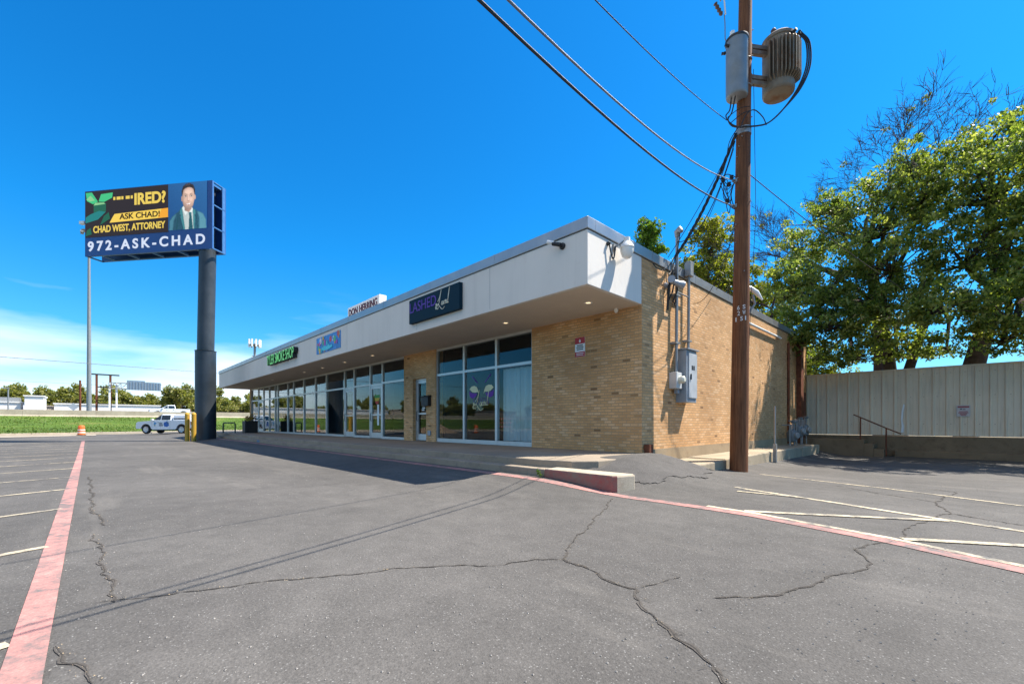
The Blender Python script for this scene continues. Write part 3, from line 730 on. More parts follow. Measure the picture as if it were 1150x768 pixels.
# ------------------------------------------------------------------ side wall services
eb = thing('electrical_cabinet', (X0, 12.0, 2.3), 'tall blue grey electrical cabinet on the sunlit side wall', 'electrical box')
xb = X0+.30
b = MB(); b.box(X0+.001, 11.58, 1.62, xb, 12.22, 3.06); b.build('body', GREYPAINT, eb, bevel=.012)
b = MB(); b.box(X0+.001, 11.54, 3.062, xb+.06, 12.28, 3.095); b.build('rain_hood', GREYPAINT, eb)
b = MB(); b.box(xb+.002, 11.68, 1.74, xb+.03, 12.20, 2.98); dr = b.build('door', mat('light_grey_enamel', (.44, .47, .50), .4), eb, bevel=.008)
b = MB(); b.box(xb+.03, 11.76, 2.25, xb+.06, 11.79, 2.40); b.build('handle', DARKMETAL, dr)
b = MB(); b.box(xb+.031, 11.84, 2.52, xb+.034, 11.92, 2.64); b.box(xb+.031, 11.95, 2.52, xb+.034, 12.03, 2.64); b.build('warning_label', BLACK, dr)
em = thing('electric_meter', (X0, 11.35, 2.2), 'pale grey meter box with round glass dial beside the tall cabinet', 'electric meter')
b = MB(); b.box(X0+.001, 11.16, 1.98, X0+.22, 11.50, 2.42); b.build('body', mat('pale_grey_enamel', (.52, .53, .53), .45), em, bevel=.015)
b = MB(); b.lathe([(.105, 0), (.105, .06), (.095, .12), (.06, .15)], (X0+.22, 11.34, 2.22), 22, 0, (1, 0, 0)); b.build('dial', mat('meter_glass', (.62, .60, .50), .15), em, True)
b = MB(); b.box(X0+.05, 11.36, 1.86, X0+.15, 11.48, 1.98); b.build('knockout_box', GREYPAINT, em)
c1 = thing('conduit', (X0, 11.35, 2.4), 'tall galvanised conduit with weatherhead rising from the meter box above the roof edge', 'conduit')
b = MB(); b.cyl((X0+.12, 11.34, 2.42), (X0+.12, 11.40, 6.15), .042, n=12); b.build('pipe', GALV, c1, True)
b = MB(); b.tube([(X0+.12, 11.40, 6.12), (X0+.13, 11.39, 6.25), (X0+.22, 11.33, 6.28), (X0+.30, 11.28, 6.18)], [.06, .085, .075, .05], 12); b.build('weatherhead', GALV, c1, True)
b = MB()
for z in (3.2, 4.5): b.box(X0+.001, 11.25, z, X0+.17, 11.49, z+.05)
b.build('strap', GALV, c1)
c2 = thing('conduit', (X0, 12.1, 3.1), 'second grey conduit with a square cap box rising from the tall cabinet', 'conduit')
b = MB(); b.cyl((X0+.12, 12.1, 3.09), (X0+.12, 12.13, 5.3), .04, n=12); b.build('pipe', GALV, c2, True)
b = MB(); b.box(X0+.04, 12.02, 5.2, X0+.22, 12.24, 5.62); b.build('junction_box', GALV, c2, bevel=.015)
b = MB(); b.cyl((X0+.12, 11.4, 4.62), (X0+.12, 12.12, 4.62), .02)
for z in (3.35,): b.box(X0+.001, 12.0, z, X0+.17, 12.22, z+.05)
b.build('strap', GALV, c2)
fl = thing('floodlight', (X0, 11.0, 4.7), 'grey twin cylinder floodlight with hanging black cable on the side wall', 'floodlight')
b = MB(); b.lathe([(.08, 0), (.08, .05), (.03, .09)], (X0, 10.95, 4.72), 14, 0, (1, 0, 0)); b.cyl((X0+.05, 10.95, 4.72), (X0+.24, 10.95, 4.74), .03); b.build('bracket', GREYPAINT, fl, True)
b = MB(); b.lathe([(.04, -.02), (.065, 0), (.07, .12), (.095, .20), (.095, .25)], (X0+.22, 10.92, 4.76), 16, 0, (.35, -1, .05)); b.build('lamp_head', GREYPAINT, fl, True)
b = MB(); b.lathe([(.04, -.02), (.065, 0), (.08, .15), (.105, .25), (.105, .30)], (X0+.22, 10.99, 4.78), 16, 0, (.5, 1, -.25)); b.build('lamp_head', GREYPAINT, fl, True)
def cat(a, c, sag, n=24):
    a, c = Vector(a), Vector(c)
    return [a.lerp(c, t)-Vector((0, 0, sag*4*t*(1-t))) for t in np.linspace(0, 1, n)]
b = MB()
b.tube([(X0+.2, 11.1, 5.2), (X0+.25, 11.02, 4.9), (X0+.2, 10.95, 4.5), (X0+.1, 10.9, 4.25), (X0+.05, 10.95, 4.1)], .02, 6)
b.tube([(X0+.2, 11.15, 5.2), (X0+.22, 11.2, 4.6), (X0+.15, 11.1, 4.3), (X0+.12, 11.28, 4.22), (X0+.1, 11.34, 4.4)], .022, 6)
b.tube([(X0+.2, 11.0, 5.1), (X0+.12, 10.9, 4.6), (X0+.08, 10.92, 4.05)], .03, 6)
b.build('cable', CABLE, fl, True)
b = MB(); b.cyl((X0+.08, 17.0, 4.73), (X0+.08, 21.4, 4.73), .045); tag(b.build('wall_pipe', WHITEP, None, True), 'thin white horizontal pipe high on the side wall', 'pipe')
ds = thing('downspout', (X0, 24.6, 0), 'wide rusty brown downspout with a collector box near the rear of the side wall', 'downspout')
b = MB(); b.box(X0+.001, 24.35, .1, X0+.20, 24.85, 4.9); b.build('pipe', RUST, ds)
b = MB(); b.prism([(-.38, .35), (.38, .35), (.28, 0), (-.28, 0)], (X0, 24.6, 4.85), (0, 1, 0), (0, 0, 1), (1, 0, 0), .002, .32); b.build('collector_box', DARKMETAL, ds)
b = MB(); b.cyl((X0+.06, 22.75, .12), (X0+.06, 22.75, 4.7), .05); tag(b.build('vent_pipe', RUST, None, True), 'slim rusty vertical pipe on the side wall before the wide downspout', 'pipe')
b = MB(); b.box(X0+.001, 25.25, .15, X0+.03, 26.1, 2.6); b.build('side_door', mat('door_redbrown', (.16, .045, .025), .7), bld)
def gas_meter(y, z, label, sc=1.):
    o = thing('gas_meter', (X0+.45, y, .12), label, 'gas meter', 'gas meters by the side wall')
    x = X0+.48
    m = mat('meter_grey', (.13, .145, .155), .5, .1, .1)
    b = MB(); b.lathe([(.05, .10), (.17, .16), (.20, .30), (.20, .52), (.15, .62), (.05, .66)], (x, y, z), 18); b.build('body', m, o, True)
    b = MB(); b.lathe([(.14, 0), (.14, .07), (.11, .1)], (x+.16, y-.05, z+.40), 16, 0, (1, -.3, 0)); b.build('dial', mat('dial_face', (.26, .27, .27), .3), o, True)
    b = MB(); b.tube([(x, y-.13, z+.6), (x, y-.13, z+.85), (x, y-.34, z+.85), (x, y-.34, 0.08)], .025, 8); b.tube([(x, y+.13, z+.6), (x, y+.13, z+.92), (x, y+.40, z+.92), (x, y+.42, .08)], .025, 8)
    b.tube([(x, y-.13, z+.85), (x-.35, y-.13, z+.85)], .025, 8); b.build('pipe', GALV, o, True)
    b = MB(); b.lathe([(.10, 0), (.12, .03), (.12, .07), (.05, .10)], (x, y+.28, z+.92), 14); b.build('regulator', m, o, True)
gas_meter(21.5, .12, 'grey gas meter closest to the street on the side kerb')
gas_meter(22.6, .30, 'raised grey gas meter in the middle of the three by the wall')
gas_meter(23.6, .35, 'raised grey gas meter nearest the rusty downspout')
b = MB(); b.cyl((-4.28, 16.4, -.4), (-4.28, 16.4, 1.62), .028); b.box(-4.33, 16.35, -.35, -4.23, 16.45, .35)
tag(b.build('guard_post', GALV, None, True), 'thin bare metal post with a thicker foot at the edge of the side kerb', 'post')

# ------------------------------------------------------------------ rear fence, retaining wall, steps
FY = 26.3
b = MB()
xs = -8.8; prof = []
while xs < 11:
    prof += [(xs, 0), (xs+.03, -.045), (xs+.07, -.045), (xs+.10, 0), (xs+.235, 0), (xs+.245, -.012), (xs+.265, -.012), (xs+.275, 0)]; xs += .42
for i in range(len(prof)-1):
    (xa, ya), (xb_, yb) = prof[i], prof[i+1]
    b.add([(xa, FY+ya, .50), (xb_, FY+yb, .50), (xb_, FY+yb, 3.44), (xa, FY+ya, 3.44), (xa, FY+.05, .50), (xb_, FY+.05, .50), (xb_, FY+.05, 3.44), (xa, FY+.05, 3.44)], [(0, 1, 2, 3), (4, 7, 6, 5), (3, 2, 6, 7), (0, 4, 5, 1)])
fn = thing('metal_fence', (1, FY, .5), 'tall grey ribbed sheet metal fence on the concrete retaining wall', 'fence')
def fence_material():
    m, t = nt('cream_sheet_metal'); tc = N(t, 'ShaderNodeTexCoord'); P = tc.outputs['Object']; base = (.72, .615, .465)
    c = ramp(t, noise(t, P, .7, 6), [(.3, tuple(b*.88 for b in base)), (.7, tuple(b*1.05 for b in base))]).outputs[0]
    mp = N(t, 'ShaderNodeMapping', inp={'Scale': (5., 5., .35)}); L(t, P, mp.inputs[0])
    c = mixc(t, ramp(t, noise(t, mp.outputs[0], 1.8, 7, .65), [(.52, (0, 0, 0)), (.74, (.5,)*3)]).outputs[0], c, (.36, .30, .23))
    c = mixc(t, ramp(t, noise(t, P, 5.5, 7, .7), [(.66, (0, 0, 0)), (.76, (.7,)*3)]).outputs[0], c, (.24, .13, .07))
    bsdf(t, c, .55, 0, .3, noise(t, P, 1.6, 4), .5, .03); return m
FENCEM = fence_material()
b.build('panel', FENCEM, fn)
b = MB(); b.box(-8.8, FY-.06, 3.44, 11, FY+.08, 3.50); b.build('top_rail', FENCEM, fn)
b = MB()
for i in range(46):
    x = -8.37+.42*i
    for z in (1.0, 2.2, 3.2): b.box(x+.15, FY-.018, z, x+.17, FY-.011, z+.02)
b.build('screw', RUST, fn)
b = MB(); b.box(-8.8, FY-.12, -1., 11, FY+.35, .47); b.box(-2.0, FY-.5, -1., 11, FY-.12, -.16)
tag(b.build('retaining_wall', CONC_D, bevel=.02), 'low stained concrete retaining wall under the metal fence', 'retaining wall')
b = MB(); b.prism([(0, 0), (.09, .02), (.10, .3), (.06, .55), (.08, .9), (.13, 1.25), (.09, 1.3), (.03, 1.0), (.0, .6), (.03, .3)], (-1.82, FY-.05, .62), U, V_, NF, 0, .006)
tag(b.build('torn_tape', DW), 'torn white strip of tape stuck on the lower fence panels', 'tape')
sg = thing('fence_sign', (.14, FY, 1.6), 'small white sign with red lettering on the metal fence', 'sign')
b = MB(); b.box(-.06, FY-.058, 1.33, .34, FY-.047, 1.80); b.build('panel', mat('sign_pale', (.50, .47, .46), .6), sg)
RD2 = mat('print_red', (.30, .06, .07), .6)
b = MB()
b.box(-.03, FY-.061, 1.70, .31, FY-.0585, 1.765)
for z, w in ((1.52, .26), (1.47, .30), (1.42, .22), (1.37, .16)): b.box(.14-w/2, FY-.061, z, .14+w/2, FY-.0585, z+.03)
b.build('text_line', RD2, sg)
b = MB(); b.box(.04, FY-.061, 1.62, .10, FY-.0585, 1.66); b.box(.12, FY-.061, 1.61, .2, FY-.0585, 1.64); b.build('emblem', BLACK, sg)
b = MB(); b.box(-5.3, 24.9, -1, -2.97, FY-.13, .31); b.box(-2.97, 24.9, -1, -2.63, FY-.13, .12); b.box(-2.63, 24.9, -1, -2.28, FY-.13, -.10)
struct(b.build('steps', CONC_D, bevel=.02))
hr = thing('handrail', (-2.6, 25.0, .3), 'rusty pipe handrail sloping down beside the rear steps', 'handrail')
for x, z0, z1 in ((-3.1, .25, 1.30), (-2.21, -.4, .82)):
    b = MB(); b.cyl((x, 25.0, z0), (x, 25.0, z1), .028); b.build('post', RUST, hr, True)
b = MB(); b.tube([(-3.35, 25.0, 1.44), (-3.1, 25.0, 1.31), (-2.21, 25.0, .83), (-1.72, 25.0, .58)], .026, 8); b.build('rail', RUST, hr, True)

# ------------------------------------------------------------------ utility pole
px0, py0 = -4.04, 12.23
pole = thing('utility_pole', (px0, py0, -.2), 'tall brown wooden utility pole beside the brick side wall', 'utility pole')
LEAN = Vector((.010, .010, 1.0))
def pp(z, dr=0., df=0.):
    # point on the pole axis at height z, moved by dr along (.694,.72) and df along (-.72,.694)
    q = Vector((px0, py0, 0))+Vector((LEAN.x*(z+.2), LEAN.y*(z+.2), z)); return q+Vector((.694*dr-.72*df, .72*dr+.694*df, 0))
def rad(z): return .222-.0052*(z+.2)
b = MB(); zs = np.linspace(-.7, 14.2, 28)
b.tube([pp(z) for z in zs], [rad(z) for z in zs], 22); b.build('shaft', WOOD, pole, True, ang=60)
WH = mat('tag_white', (.62, .60, .58), .6)
for s, z, d, w in (('6', 4.0, -.165, .062), ('S', 4.015, -.06, .066), ('2', 3.855, -.16, .062), ('W', 3.87, -.065, .08), ('1', 3.70, -.185, .03), ('5', 3.71, -.11, .062), ('1', 3.725, .0, .03)):
    # camera-side normal of the shaft
    n_ = Vector((.72, -.694, 0)); uu = Vector((.694, .72, 0)); r = rad(z); off = math.sqrt(r*r-(d+w/2)**2)
    un = (uu-n_*((d+w/2)/off)).normalized()
    text(s, pp(z)+uu*(d)+n_*(off+.004+(d+w/2)/off*w/2), un, (0, 0, 1), w, .112, WH, 'number_tag', pole, .004, wt=.015)
b = MB(); b.box(px0-1.25, py0-.06+.12, 13.5, px0+1.25, py0+.06+.12, 13.64)
xa = b.build('crossarm', WOOD, pole)
b = MB()
for x in (-1.1, -.45, .45, 1.1): b.lathe([(.03, 0), (.05, .05), (.09, .08), (.06, .12), (.08, .16), (.04, .22)], (px0+x+.1, py0+.12, 13.64), 12)
b.build('insulator', CERAM, pole, True)
b = MB()
for z in (9.9, 10.6):
    b.tube([pp(z)+Vector((rad(z)*1.02*math.cos(a), rad(z)*1.02*math.sin(a), 0)) for a in np.linspace(0, 2*PI, 17)], .016, 5)
for z in (8.72,): b.lathe([(rad(z)+.012, -.09), (rad(z)+.012, .09)], pp(z), 20)
b.build('band', GALV, pole, True)
rr = random.Random(4); b = MB()
for k in range(16):
    z = rr.uniform(4.5, 12); a = rr.uniform(-2.4, 1.2); q = pp(z)+Vector((math.cos(a), math.sin(a), 0))*(rad(z)-.01); b.cyl(q, q+Vector((math.cos(a), math.sin(a), 0))*.05, .012, n=6)
b.build('bolt', GALV, pole)
# cutout fuse hanging from crossarm bracket
cf = thing('fuse_cutout', pp(11.9, -.62), 'small hanging fuse cutout left of the pole top', 'fuse cutout')
b = MB(); b.tube([pp(12.5, -.35), pp(12.4, -.62), pp(12.2, -.66)], .02, 6); b.build('bracket', GALV, cf, True)
b = MB(); b.lathe([(.03, 0)]+[(.055 if i % 2 else .03, .05*i) for i in range(1, 8)], pp(11.83, -.62), 12, 0, (-.35, -.3, .9)); b.build('insulator', CERAM, cf, True)
b = MB(); b.cyl(pp(11.85, -.52), pp(12.25, -.56), .02); b.build('fuse_tube', WHITEP, cf, True)
b = MB(); b.tube([pp(11.84, -.55), pp(11.6, -.53), pp(11.2, -.52), pp(11.02, -.46), pp(11.0, -.36)], .012, 6); tag(b.build('jumper_wire', CABLE_G, None, True), 'thin pale jumper wire dropping to the smooth transformer', 'wire')
# transformer A, smooth grey can in front-left of the pole
def ppz(z, dr, df): return pp(z, dr, df)
ta = thing('transformer', pp(10.0, -.30, -.10), 'smooth light grey can transformer mounted on the pole', 'transformer', 'pole transformers')
TA = mat('transformer_grey', (.22, .235, .25), .4, .35, .12, 5., .5, .0, (.22, .19, .15), 2., .5)
oA = pp(9.52, -.27, -.16)
b = MB(); b.lathe([(.235, 0), (.25, .02), (.262, .06), (.262, 1.42), (.27, 1.44), (.27, 1.50), (.22, 1.54), (.05, 1.56)], oA, 28); b.build('tank', TA, ta, True)
b = MB(); b.lathe([(.28, 1.44), (.285, 1.47), (.28, 1.50)], oA, 28); b.build('lid_band', DARKMETAL, ta, True)
b = MB(); q = oA+Vector((-.08, -.08, 1.54)); b.lathe([(.05, 0), (.075, .03), (.05, .06), (.075, .09), (.05, .12), (.06, .18), (.03, .2)], q, 12); b.build('bushing', WHITEP, ta, True)
b = MB()
for a in (2.6, 3.4, 4.2): q = oA+Vector((.26*math.cos(a), .26*math.sin(a), 1.28)); b.lathe([(.03, 0), (.045, .03), (.03, .06), (.04, .10)], q, 10, 0, (math.cos(a), math.sin(a), .25))
b.build('terminal', DARKMETAL, ta, True)
b = MB()
for z in (.35, 1.1): b.box(oA.x-.02, oA.y-.02, oA.z+z, pp(10).x, pp(10).y, oA.z+z+.08)
b.build('bracket', GALV, ta)
RUSTG = mat('rust_streaked_galv', (.20, .17, .14), .7, .3, .3, 8., .4, .2, (.14, .06, .03), 5., .8)
# transformer B, finned tank right of the pole on a bracket
tb = thing('transformer', pp(10.2, 1.0, .1), 'big rusty transformer with cooling fins held off the pole by brackets', 'transformer', 'pole transformers')
TBM = mat('transformer_rusted', (.21, .175, .13), .6, .25, .15, 3., .4, .2, (.16, .07, .025), 2.6, .9)
oB = pp(9.82, 1.0, .15)
b = MB(); b.lathe([(.34, 0), (.37, .03), (.38, .08), (.38, 1.36), (.40, 1.38), (.40, 1.45), (.33, 1.52), (.08, 1.56)], oB, 30); b.build('tank', TBM, tb, True)
b = MB()
for k in range(13):
    a = math.atan2(-.694, .72)-.95+k*2.2/12
    d_ = Vector((math.cos(a), math.sin(a), 0)); t_ = Vector((-math.sin(a), math.cos(a), 0))
    b.prism([(.36, .20), (.50, .30), (.52, .36), (.52, 1.18), (.50, 1.23), (.36, 1.26)], oB, d_, (0, 0, 1), t_, -.012, .012)
b.build('cooling_fin', TBM, tb)
b = MB(); q = oB+Vector((-.1, -.06, 1.54)); b.lathe([(.06, 0), (.09, .04), (.06, .08), (.085, .12), (.055, .16), (.07, .22), (.03, .28)], q, 12); b.build('bushing', CERAM, tb, True)
b = MB()
for k in range(3):
    a = math.atan2(-.694, .72)+.35+.4*k; q = oB+Vector((.38*math.cos(a), .38*math.sin(a), 1.33)); b.lathe([(.035, 0), (.05, .04), (.035, .08), (.04, .13)], q, 10, 0, (math.cos(a), math.sin(a), .2))
b.build('terminal', DARKMETAL, tb, True)
for z in (10.06, 10.86):
    b = MB()
    A_ = pp(z, rad(z)-.02, 0); B_ = pp(z+.02, .66, .10); dd = (B_-A_)
    for o_ in (-.07, .07): b.prism([(0, 0), (1, .0), (1, .10), (0, .10)], A_+Vector((0, 0, o_)), dd, (0, 0, 1), Vector((-dd.y, dd.x, 0)).normalized(), -.05, .05)
    b.box(A_.x-.06, A_.y-.06, z-.08, A_.x+.05, A_.y+.05, z+.2)
    b.build('bracket', RUSTG, tb)
# wires -----------------------------------------------------------------
def wire(pts, r, m, label, grp=None, name='overhead_wire', cat_='wire', n=6):
    b = MB(); b.tube(pts, r, n); o = b.build(name, m, None, True); tag(o, label, cat_, grp); return o
def para(P, Q, far=40., k=None):
    # cable from P towards Q and on to a far support of the same height
    P, Q = Vector(P), Vector(Q); d = Vector((Q.x-P.x, Q.y-P.y, 0)); l = d.length; d.normalize()
    k = (P.z-Q.z)/(l*(far-l)); return [P+d*t-Vector((0, 0, k*t*(far-t))) for t in np.linspace(0, far, 70)]
wire(para(pp(6.78, -.2), (-2.28, 1.88, 3.945)), .013, CABLE, 'thick black overhead cable sagging to the pole, lower of the street pair')
wire(para(pp(7.46, -.2), (-2.36, 2.23, 4.24)), .011, CABLE_G, 'light grey overhead cable sagging to the pole above the thick black one')
wire(para(pp(9.05, -.45), (-3.55, 5.1, 7.0), 46), .009, CABLE, 'thin dark overhead wire reaching the pole beneath the smooth transformer')
# service drop
A_ = pp(8.70, -.2); E_ = Vector((X0+.15, 11.25, 5.55))
sd_ = thing('service_cable', A_, 'thick twisted black service cable running from the pole down to the roof edge', 'cable')
b = MB()
for ph in (0, 2.1, 4.2):
    P = cat(A_, E_, .25, 60); b.tube([p+Vector((.026*math.cos(ph+i*.6), .02*math.sin(ph+i*.6), 0)) for i, p in enumerate(P)], .022, 6)
b.build('strand', CABLE, sd_, True)
b = MB()
for k, e in enumerate(((X0+.25, 11.30, 6.18), (X0+.10, 10.9, 5.0), (X0+.14, 11.3, 5.0), (X0+.05, 10.2, 5.1))):
    b.tube(cat(E_+Vector((.0, 0, .05)), e, .12+.05*k, 12), .014, 5)
b.build('tail', CABLE, sd_, True)
wire(cat(pp(8.5, -.22), (X0+.2, 11.2, 5.9), .7, 20), .012, CABLE, 'slack black cable hanging lowest between the pole and the roof edge')
wire(cat(pp(8.6, -.2), (X0+.2, 10.7, 5.35), .12, 20), .009, CABLE, 'taut thin cable running from the pole to the roof corner')
wire(cat(pp(8.3, -.25), (X0+.12, 11.5, 5.2), .35, 20), .008, CABLE, 'thin black cable beside the twisted service cable')
wire(cat(pp(6.4, -.2), (X0+.1, 14.2, 5.3), .25, 20), .008, CABLE, 'thin cable from the pole to the side wall roof edge')
wire(cat(pp(6.3, -.18), (X0+.05, 12.6, 4.55), .55, 24), .008, CABLE, 'thin cable sagging low from the pole to the grey conduit')
wire(cat(pp(7.6, .2), (1.5, 34, 5.6), .6, 24), .012, CABLE, 'black cable from the pole back toward the big trees')
wire([pp(10.4, .24), pp(8.5, .30), pp(6.6, .36), pp(4.2, .26), pp(2.2, .2), pp(.0, .21)], .007, CABLE, 'thin ground wire hanging down the right of the pole')
b = MB()
T = oB+Vector((.50, -.05, 1.38))
def smooth(pts, k=6):
    pts = [Vector(p) for p in pts]; out = []
    for i in range(len(pts)-1):
        a, p, q, c = pts[max(i-1, 0)], pts[i], pts[i+1], pts[min(i+2, len(pts)-1)]
        for j in range(k):
            u = j/k; out.append(.5*(2*p+(q-a)*u+(2*a-5*p+4*q-c)*u*u+(3*p-a-3*q+c)*u**3))
    return out+[pts[-1]]
for o_ in (0, .05, .10):
    b.tube(smooth([T, pp(11.35, 1.42+o_, 0), pp(11.1, 1.62+o_, 0), pp(10.5, 1.64+o_, 0), pp(9.9, 1.42+o_*.8, 0), pp(9.35, 1.05, 0), pp(9.0, .68, 0), pp(8.82, .3, -.12), pp(8.72, -.15, -.24)]), .02, 6)
tag(b.build('transformer_cable', CABLE, None, True), 'heavy black cable looping from the finned transformer to the pole', 'cable')
b = MB()
b.tube(smooth([oA+Vector((-.1, -.1, .02)), pp(9.25, -.42, -.1), pp(9.08, -.52, -.1), pp(8.88, -.37, -.1), pp(8.72, -.18, -.2)]), .016, 6)
b.tube(smooth([oA+Vector((.0, -.1, .02)), pp(9.2, -.36, -.1), pp(9.0, -.46, -.1), pp(8.82, -.34, -.1), pp(8.70, -.12, -.24)]), .016, 6)
b.tube(smooth([pp(9.05, -.48, -.1), pp(9.16, -.25, -.28), pp(9.2, .0, -.3)]), .009, 6)
b.tube(smooth([pp(8.7, -.2, -.24), pp(8.98, -.1, -.30), pp(9.12, .12, -.28), pp(9.06, .45, -.1), pp(8.92, .6, 0)]), .013, 6)
b.tube(smooth([pp(8.9, -.4, -.1), pp(9.02, -.2, -.27), pp(9.10, .0, -.28)]), .011, 6)
b.tube(smooth([pp(8.72, -.25, -.2), pp(8.4, -.42, -.1), pp(7.9, -.5, -.1), pp(7.5, -.62, -.1)]), .011, 6)
tag(b.build('jumper_loops', CABLE, None, True), 'tangle of black jumper cables circling the pole under the transformers', 'cable')
b = MB()
for k in range(6): b.tube(smooth([pp(7.5-.02*k, -.62+.03*k), pp(7.45-.09*k, -.40-.02*k), pp(7.2-.10*k, -.46+.05*k), pp(7.3-.05*k, -.30), pp(7.42, -.22)]), .009, 5)
b.tube(smooth([pp(7.4, -.60), pp(7.0, -.46), pp(6.7, -.40), pp(6.62, -.34), pp(7.1, -.3)]), .011, 5)
b.tube(smooth([pp(7.5, -.6), pp(7.62, -.42), pp(7.55, -.2)]), .012, 5)
for q in ((7.42, -.52), (7.48, -.30), (6.86, -.40), (7.30, -.36)): b.lathe([(.03, 0), (.06, .03), (.035, .07), (.055, .1)], pp(q[0], q[1]), 10)
tag(b.build('cable_splice', CABLE, None, True), 'small tangle of splices and clamps where the street cables meet the pole', 'cable')
b = MB()
for z in (6.77, 7.44): b.cyl(pp(z, -rad(z)-.1), pp(z, -rad(z)+.05), .025); b.box(*(pp(z, -rad(z))-Vector((.05, .05, .04))), *(pp(z, -rad(z))+Vector((.05, .05, .05))))
b.build('cable_clamp', GALV, pole)
al = thing('area_light', pp(4.2, .3), 'white curved floodlight head on an arm behind the pole', 'area light')
b = MB(); b.tube([pp(3.9, .1, .15), pp(4.0, .3, .2), pp(4.25, .48, .2), pp(4.5, .42, .2)], .03, 8); b.build('arm', GALV, al, True)
b = MB(); b.tube([pp(4.72, .16, .2), pp(4.68, .34, .2), pp(4.56, .52, .2), pp(4.36, .68, .2)], [.025, .06, .065, .02], 12); b.build('head', WHITEP, al, True)
wire(cat((-62, -60, 8.2), (-62, 70, 7.0), .5, 30), .03, CABLE_G, 'grey roadside wire crossing the sky behind the billboard column')
wire(cat((-118, -90, 9.2), (-118, 90, 8.8), .4, 30), .03, CABLE_G, 'faint wire above the far buildings across the highway')

# ------------------------------------------------------------------ billboard
BU = Vector((.7905, .6125, 0)); BN = Vector((.6125, -.7905, 0)); BO = Vector((-42.59, -.56, 12.73)); BW, BH, BT = 10.03, 4.55, 1.15
bb = thing('billboard', (-35.83, 5.4, -.14), 'tall roadside advertising billboard on a single dark column', 'billboard')
STEELD = mat('column_slate', (.034, .044, .054), .45, .2, .25, 1.2, .5, .0, (.07, .075, .08), 1.1, .5)
b = MB(); b.cyl((-35.83, 5.4, -.5), (-35.83, 5.4, 5.96), .61, n=28); b.lathe([(.615, 5.93), (.63, 5.95), (.63, 5.98), (.5, 6.0)], (-35.83, 5.4, 0), 28); b.build('column_sleeve', STEELD, bb, True)
b = MB(); b.cyl((-35.83, 5.4, 5.9), (-35.7, 5.5, 12.9), .50, n=28); b.build('column', STEELD, bb, True)
BLUE = mat('billboard_blue', (.012, .075, .26), .5, 0, .08, 1.)
def bq(poly, d0, d1, b=None):
    b = b or MB(); b.prism(poly, BO, BU, (0, 0, 1), BN, d0, d1); return b
R4 = lambda x0, y0, x1, y1: [(x0, y0), (x1, y0), (x1, y1), (x0, y1)]
bq(R4(0, 0, BW, BH), -.06, 0).build('face_panel', BLUE, bb)
bq(R4(0, 0, BW, BH), -BT, -BT+.06).build('rear_panel', BLUE, bb)
b = MB()
for z in (0, 1.45, 2.95, BH-.07): bq(R4(BW-.12, z, BW, z+.07), -BT+.06, -.06, b); bq(R4(0, z, .12, z+.07), -BT+.06, -.06, b)
bq(R4(BW-.07, .07, BW, BH-.07), -.14, -.061, b); bq(R4(BW-.07, .07, BW, BH-.07), -BT+.061, -BT+.3, b)
bq(R4(.3, 0, BW-.3, .08), -.16, -.061, b); bq(R4(.3, 0, BW-.3, .08), -BT+.061, -BT+.16, b); bq(R4(.3, BH-.1, BW-.3, BH), -BT+.061, -.061, b)
for x in (1.2, 3.2, 5.2, 7.2, 8.7): bq(R4(x, .0, x+.12, .12), -BT+.161, -.161, b)
b.build('frame', mat('billboard_steel', (.05, .16, .36), .5, .2, .1), bb)
bq(R4(1.1, .25, BW-.5, BH-.2), -BT+.35, -.35).build('core', mat('core_navy', (.006, .012, .03), .7), bb)
b = MB(); bq(R4(-.35, 2.5, .0, 2.56), -.3, -.24, b); bq(R4(-.75, 2.42, -.35, 2.62), -.38, -.18, b); b.build('camera_arm', WHITEP, bb)
# lit screen pictures
SC = lambda n, c, s=1.: emat('led_'+n, c, .46)
y0s = 1.30; y1s = 4.50
scr = bq(R4(.05, y0s, 6.70, y1s), .002, .02).build('screen', SC('brown', (.030, .022, .022), 1.), bb)
prt = bq(R4(6.70, y0s+.08, 9.66, BH-.02), .002, .02).build('portrait_panel', SC('portrait_blue', (.012, .07, .22), 1.), bb)
def spoly(poly, d, m, name='picture', par=None): bq(poly, d, d+.006).build(name, m, par or scr)
def sx(u): return u*BW
def sy(v): return v*BH
YEL = SC('yellow', (.78, .56, .10), 1.); GRL = SC('green', (.06, .50, .20), 1.); TEAL = SC('teal', (.02, .20, .19), 1.); DKG = SC('darkgreen', (.02, .12, .07), 1.); PGR = SC('palegreen', (.25, .55, .25), 1.)
spoly([(.1, 4.42), (.6, 4.42), (1.1, 3.75), (.7, 3.6), (.2, 3.85)], .022, GRL); spoly([(1.15, 3.75), (1.35, 4.25), (2.3, 4.3), (2.25, 3.95), (1.6, 3.7)], .022, GRL)
spoly([(.75, 2.95), (1.75, 3.05), (1.75, 3.6), (1.2, 3.7), (.75, 3.5)], .022, DKG); spoly([(.75, 3.5), (1.7, 3.55), (1.6, 3.65), (.9, 3.68)], .030, PGR)
spoly([(.1, 2.3), (1.1, 2.5), (1.75, 3.0), (1.2, 3.1), (.5, 2.9), (.1, 2.7)], .030, TEAL); spoly([(1.3, 2.1), (2.1, 2.5), (2.0, 2.95), (1.6, 2.7)], .038, DKG)
spoly([(.1, 1.4), (.6, 1.5), (.5, 1.95), (.2, 1.8)], .030, DKG); spoly([(.15, 3.95), (.5, 4.2), (.85, 3.85), (.5, 3.8)], .030, PGR)
for x in (2.35, 2.62, 2.78, 3.0, 3.35, 3.5, 3.75): spoly(R4(x, 3.77, x+.16, 3.98), .022, YEL)
text('IRED?', tuple(BO+BU*4.05+BN*.022+Vector((0, 0, 3.30))), BU, (0, 0, 1), 2.45, .82, YEL, 'lettering', scr, .012, wt=.035)
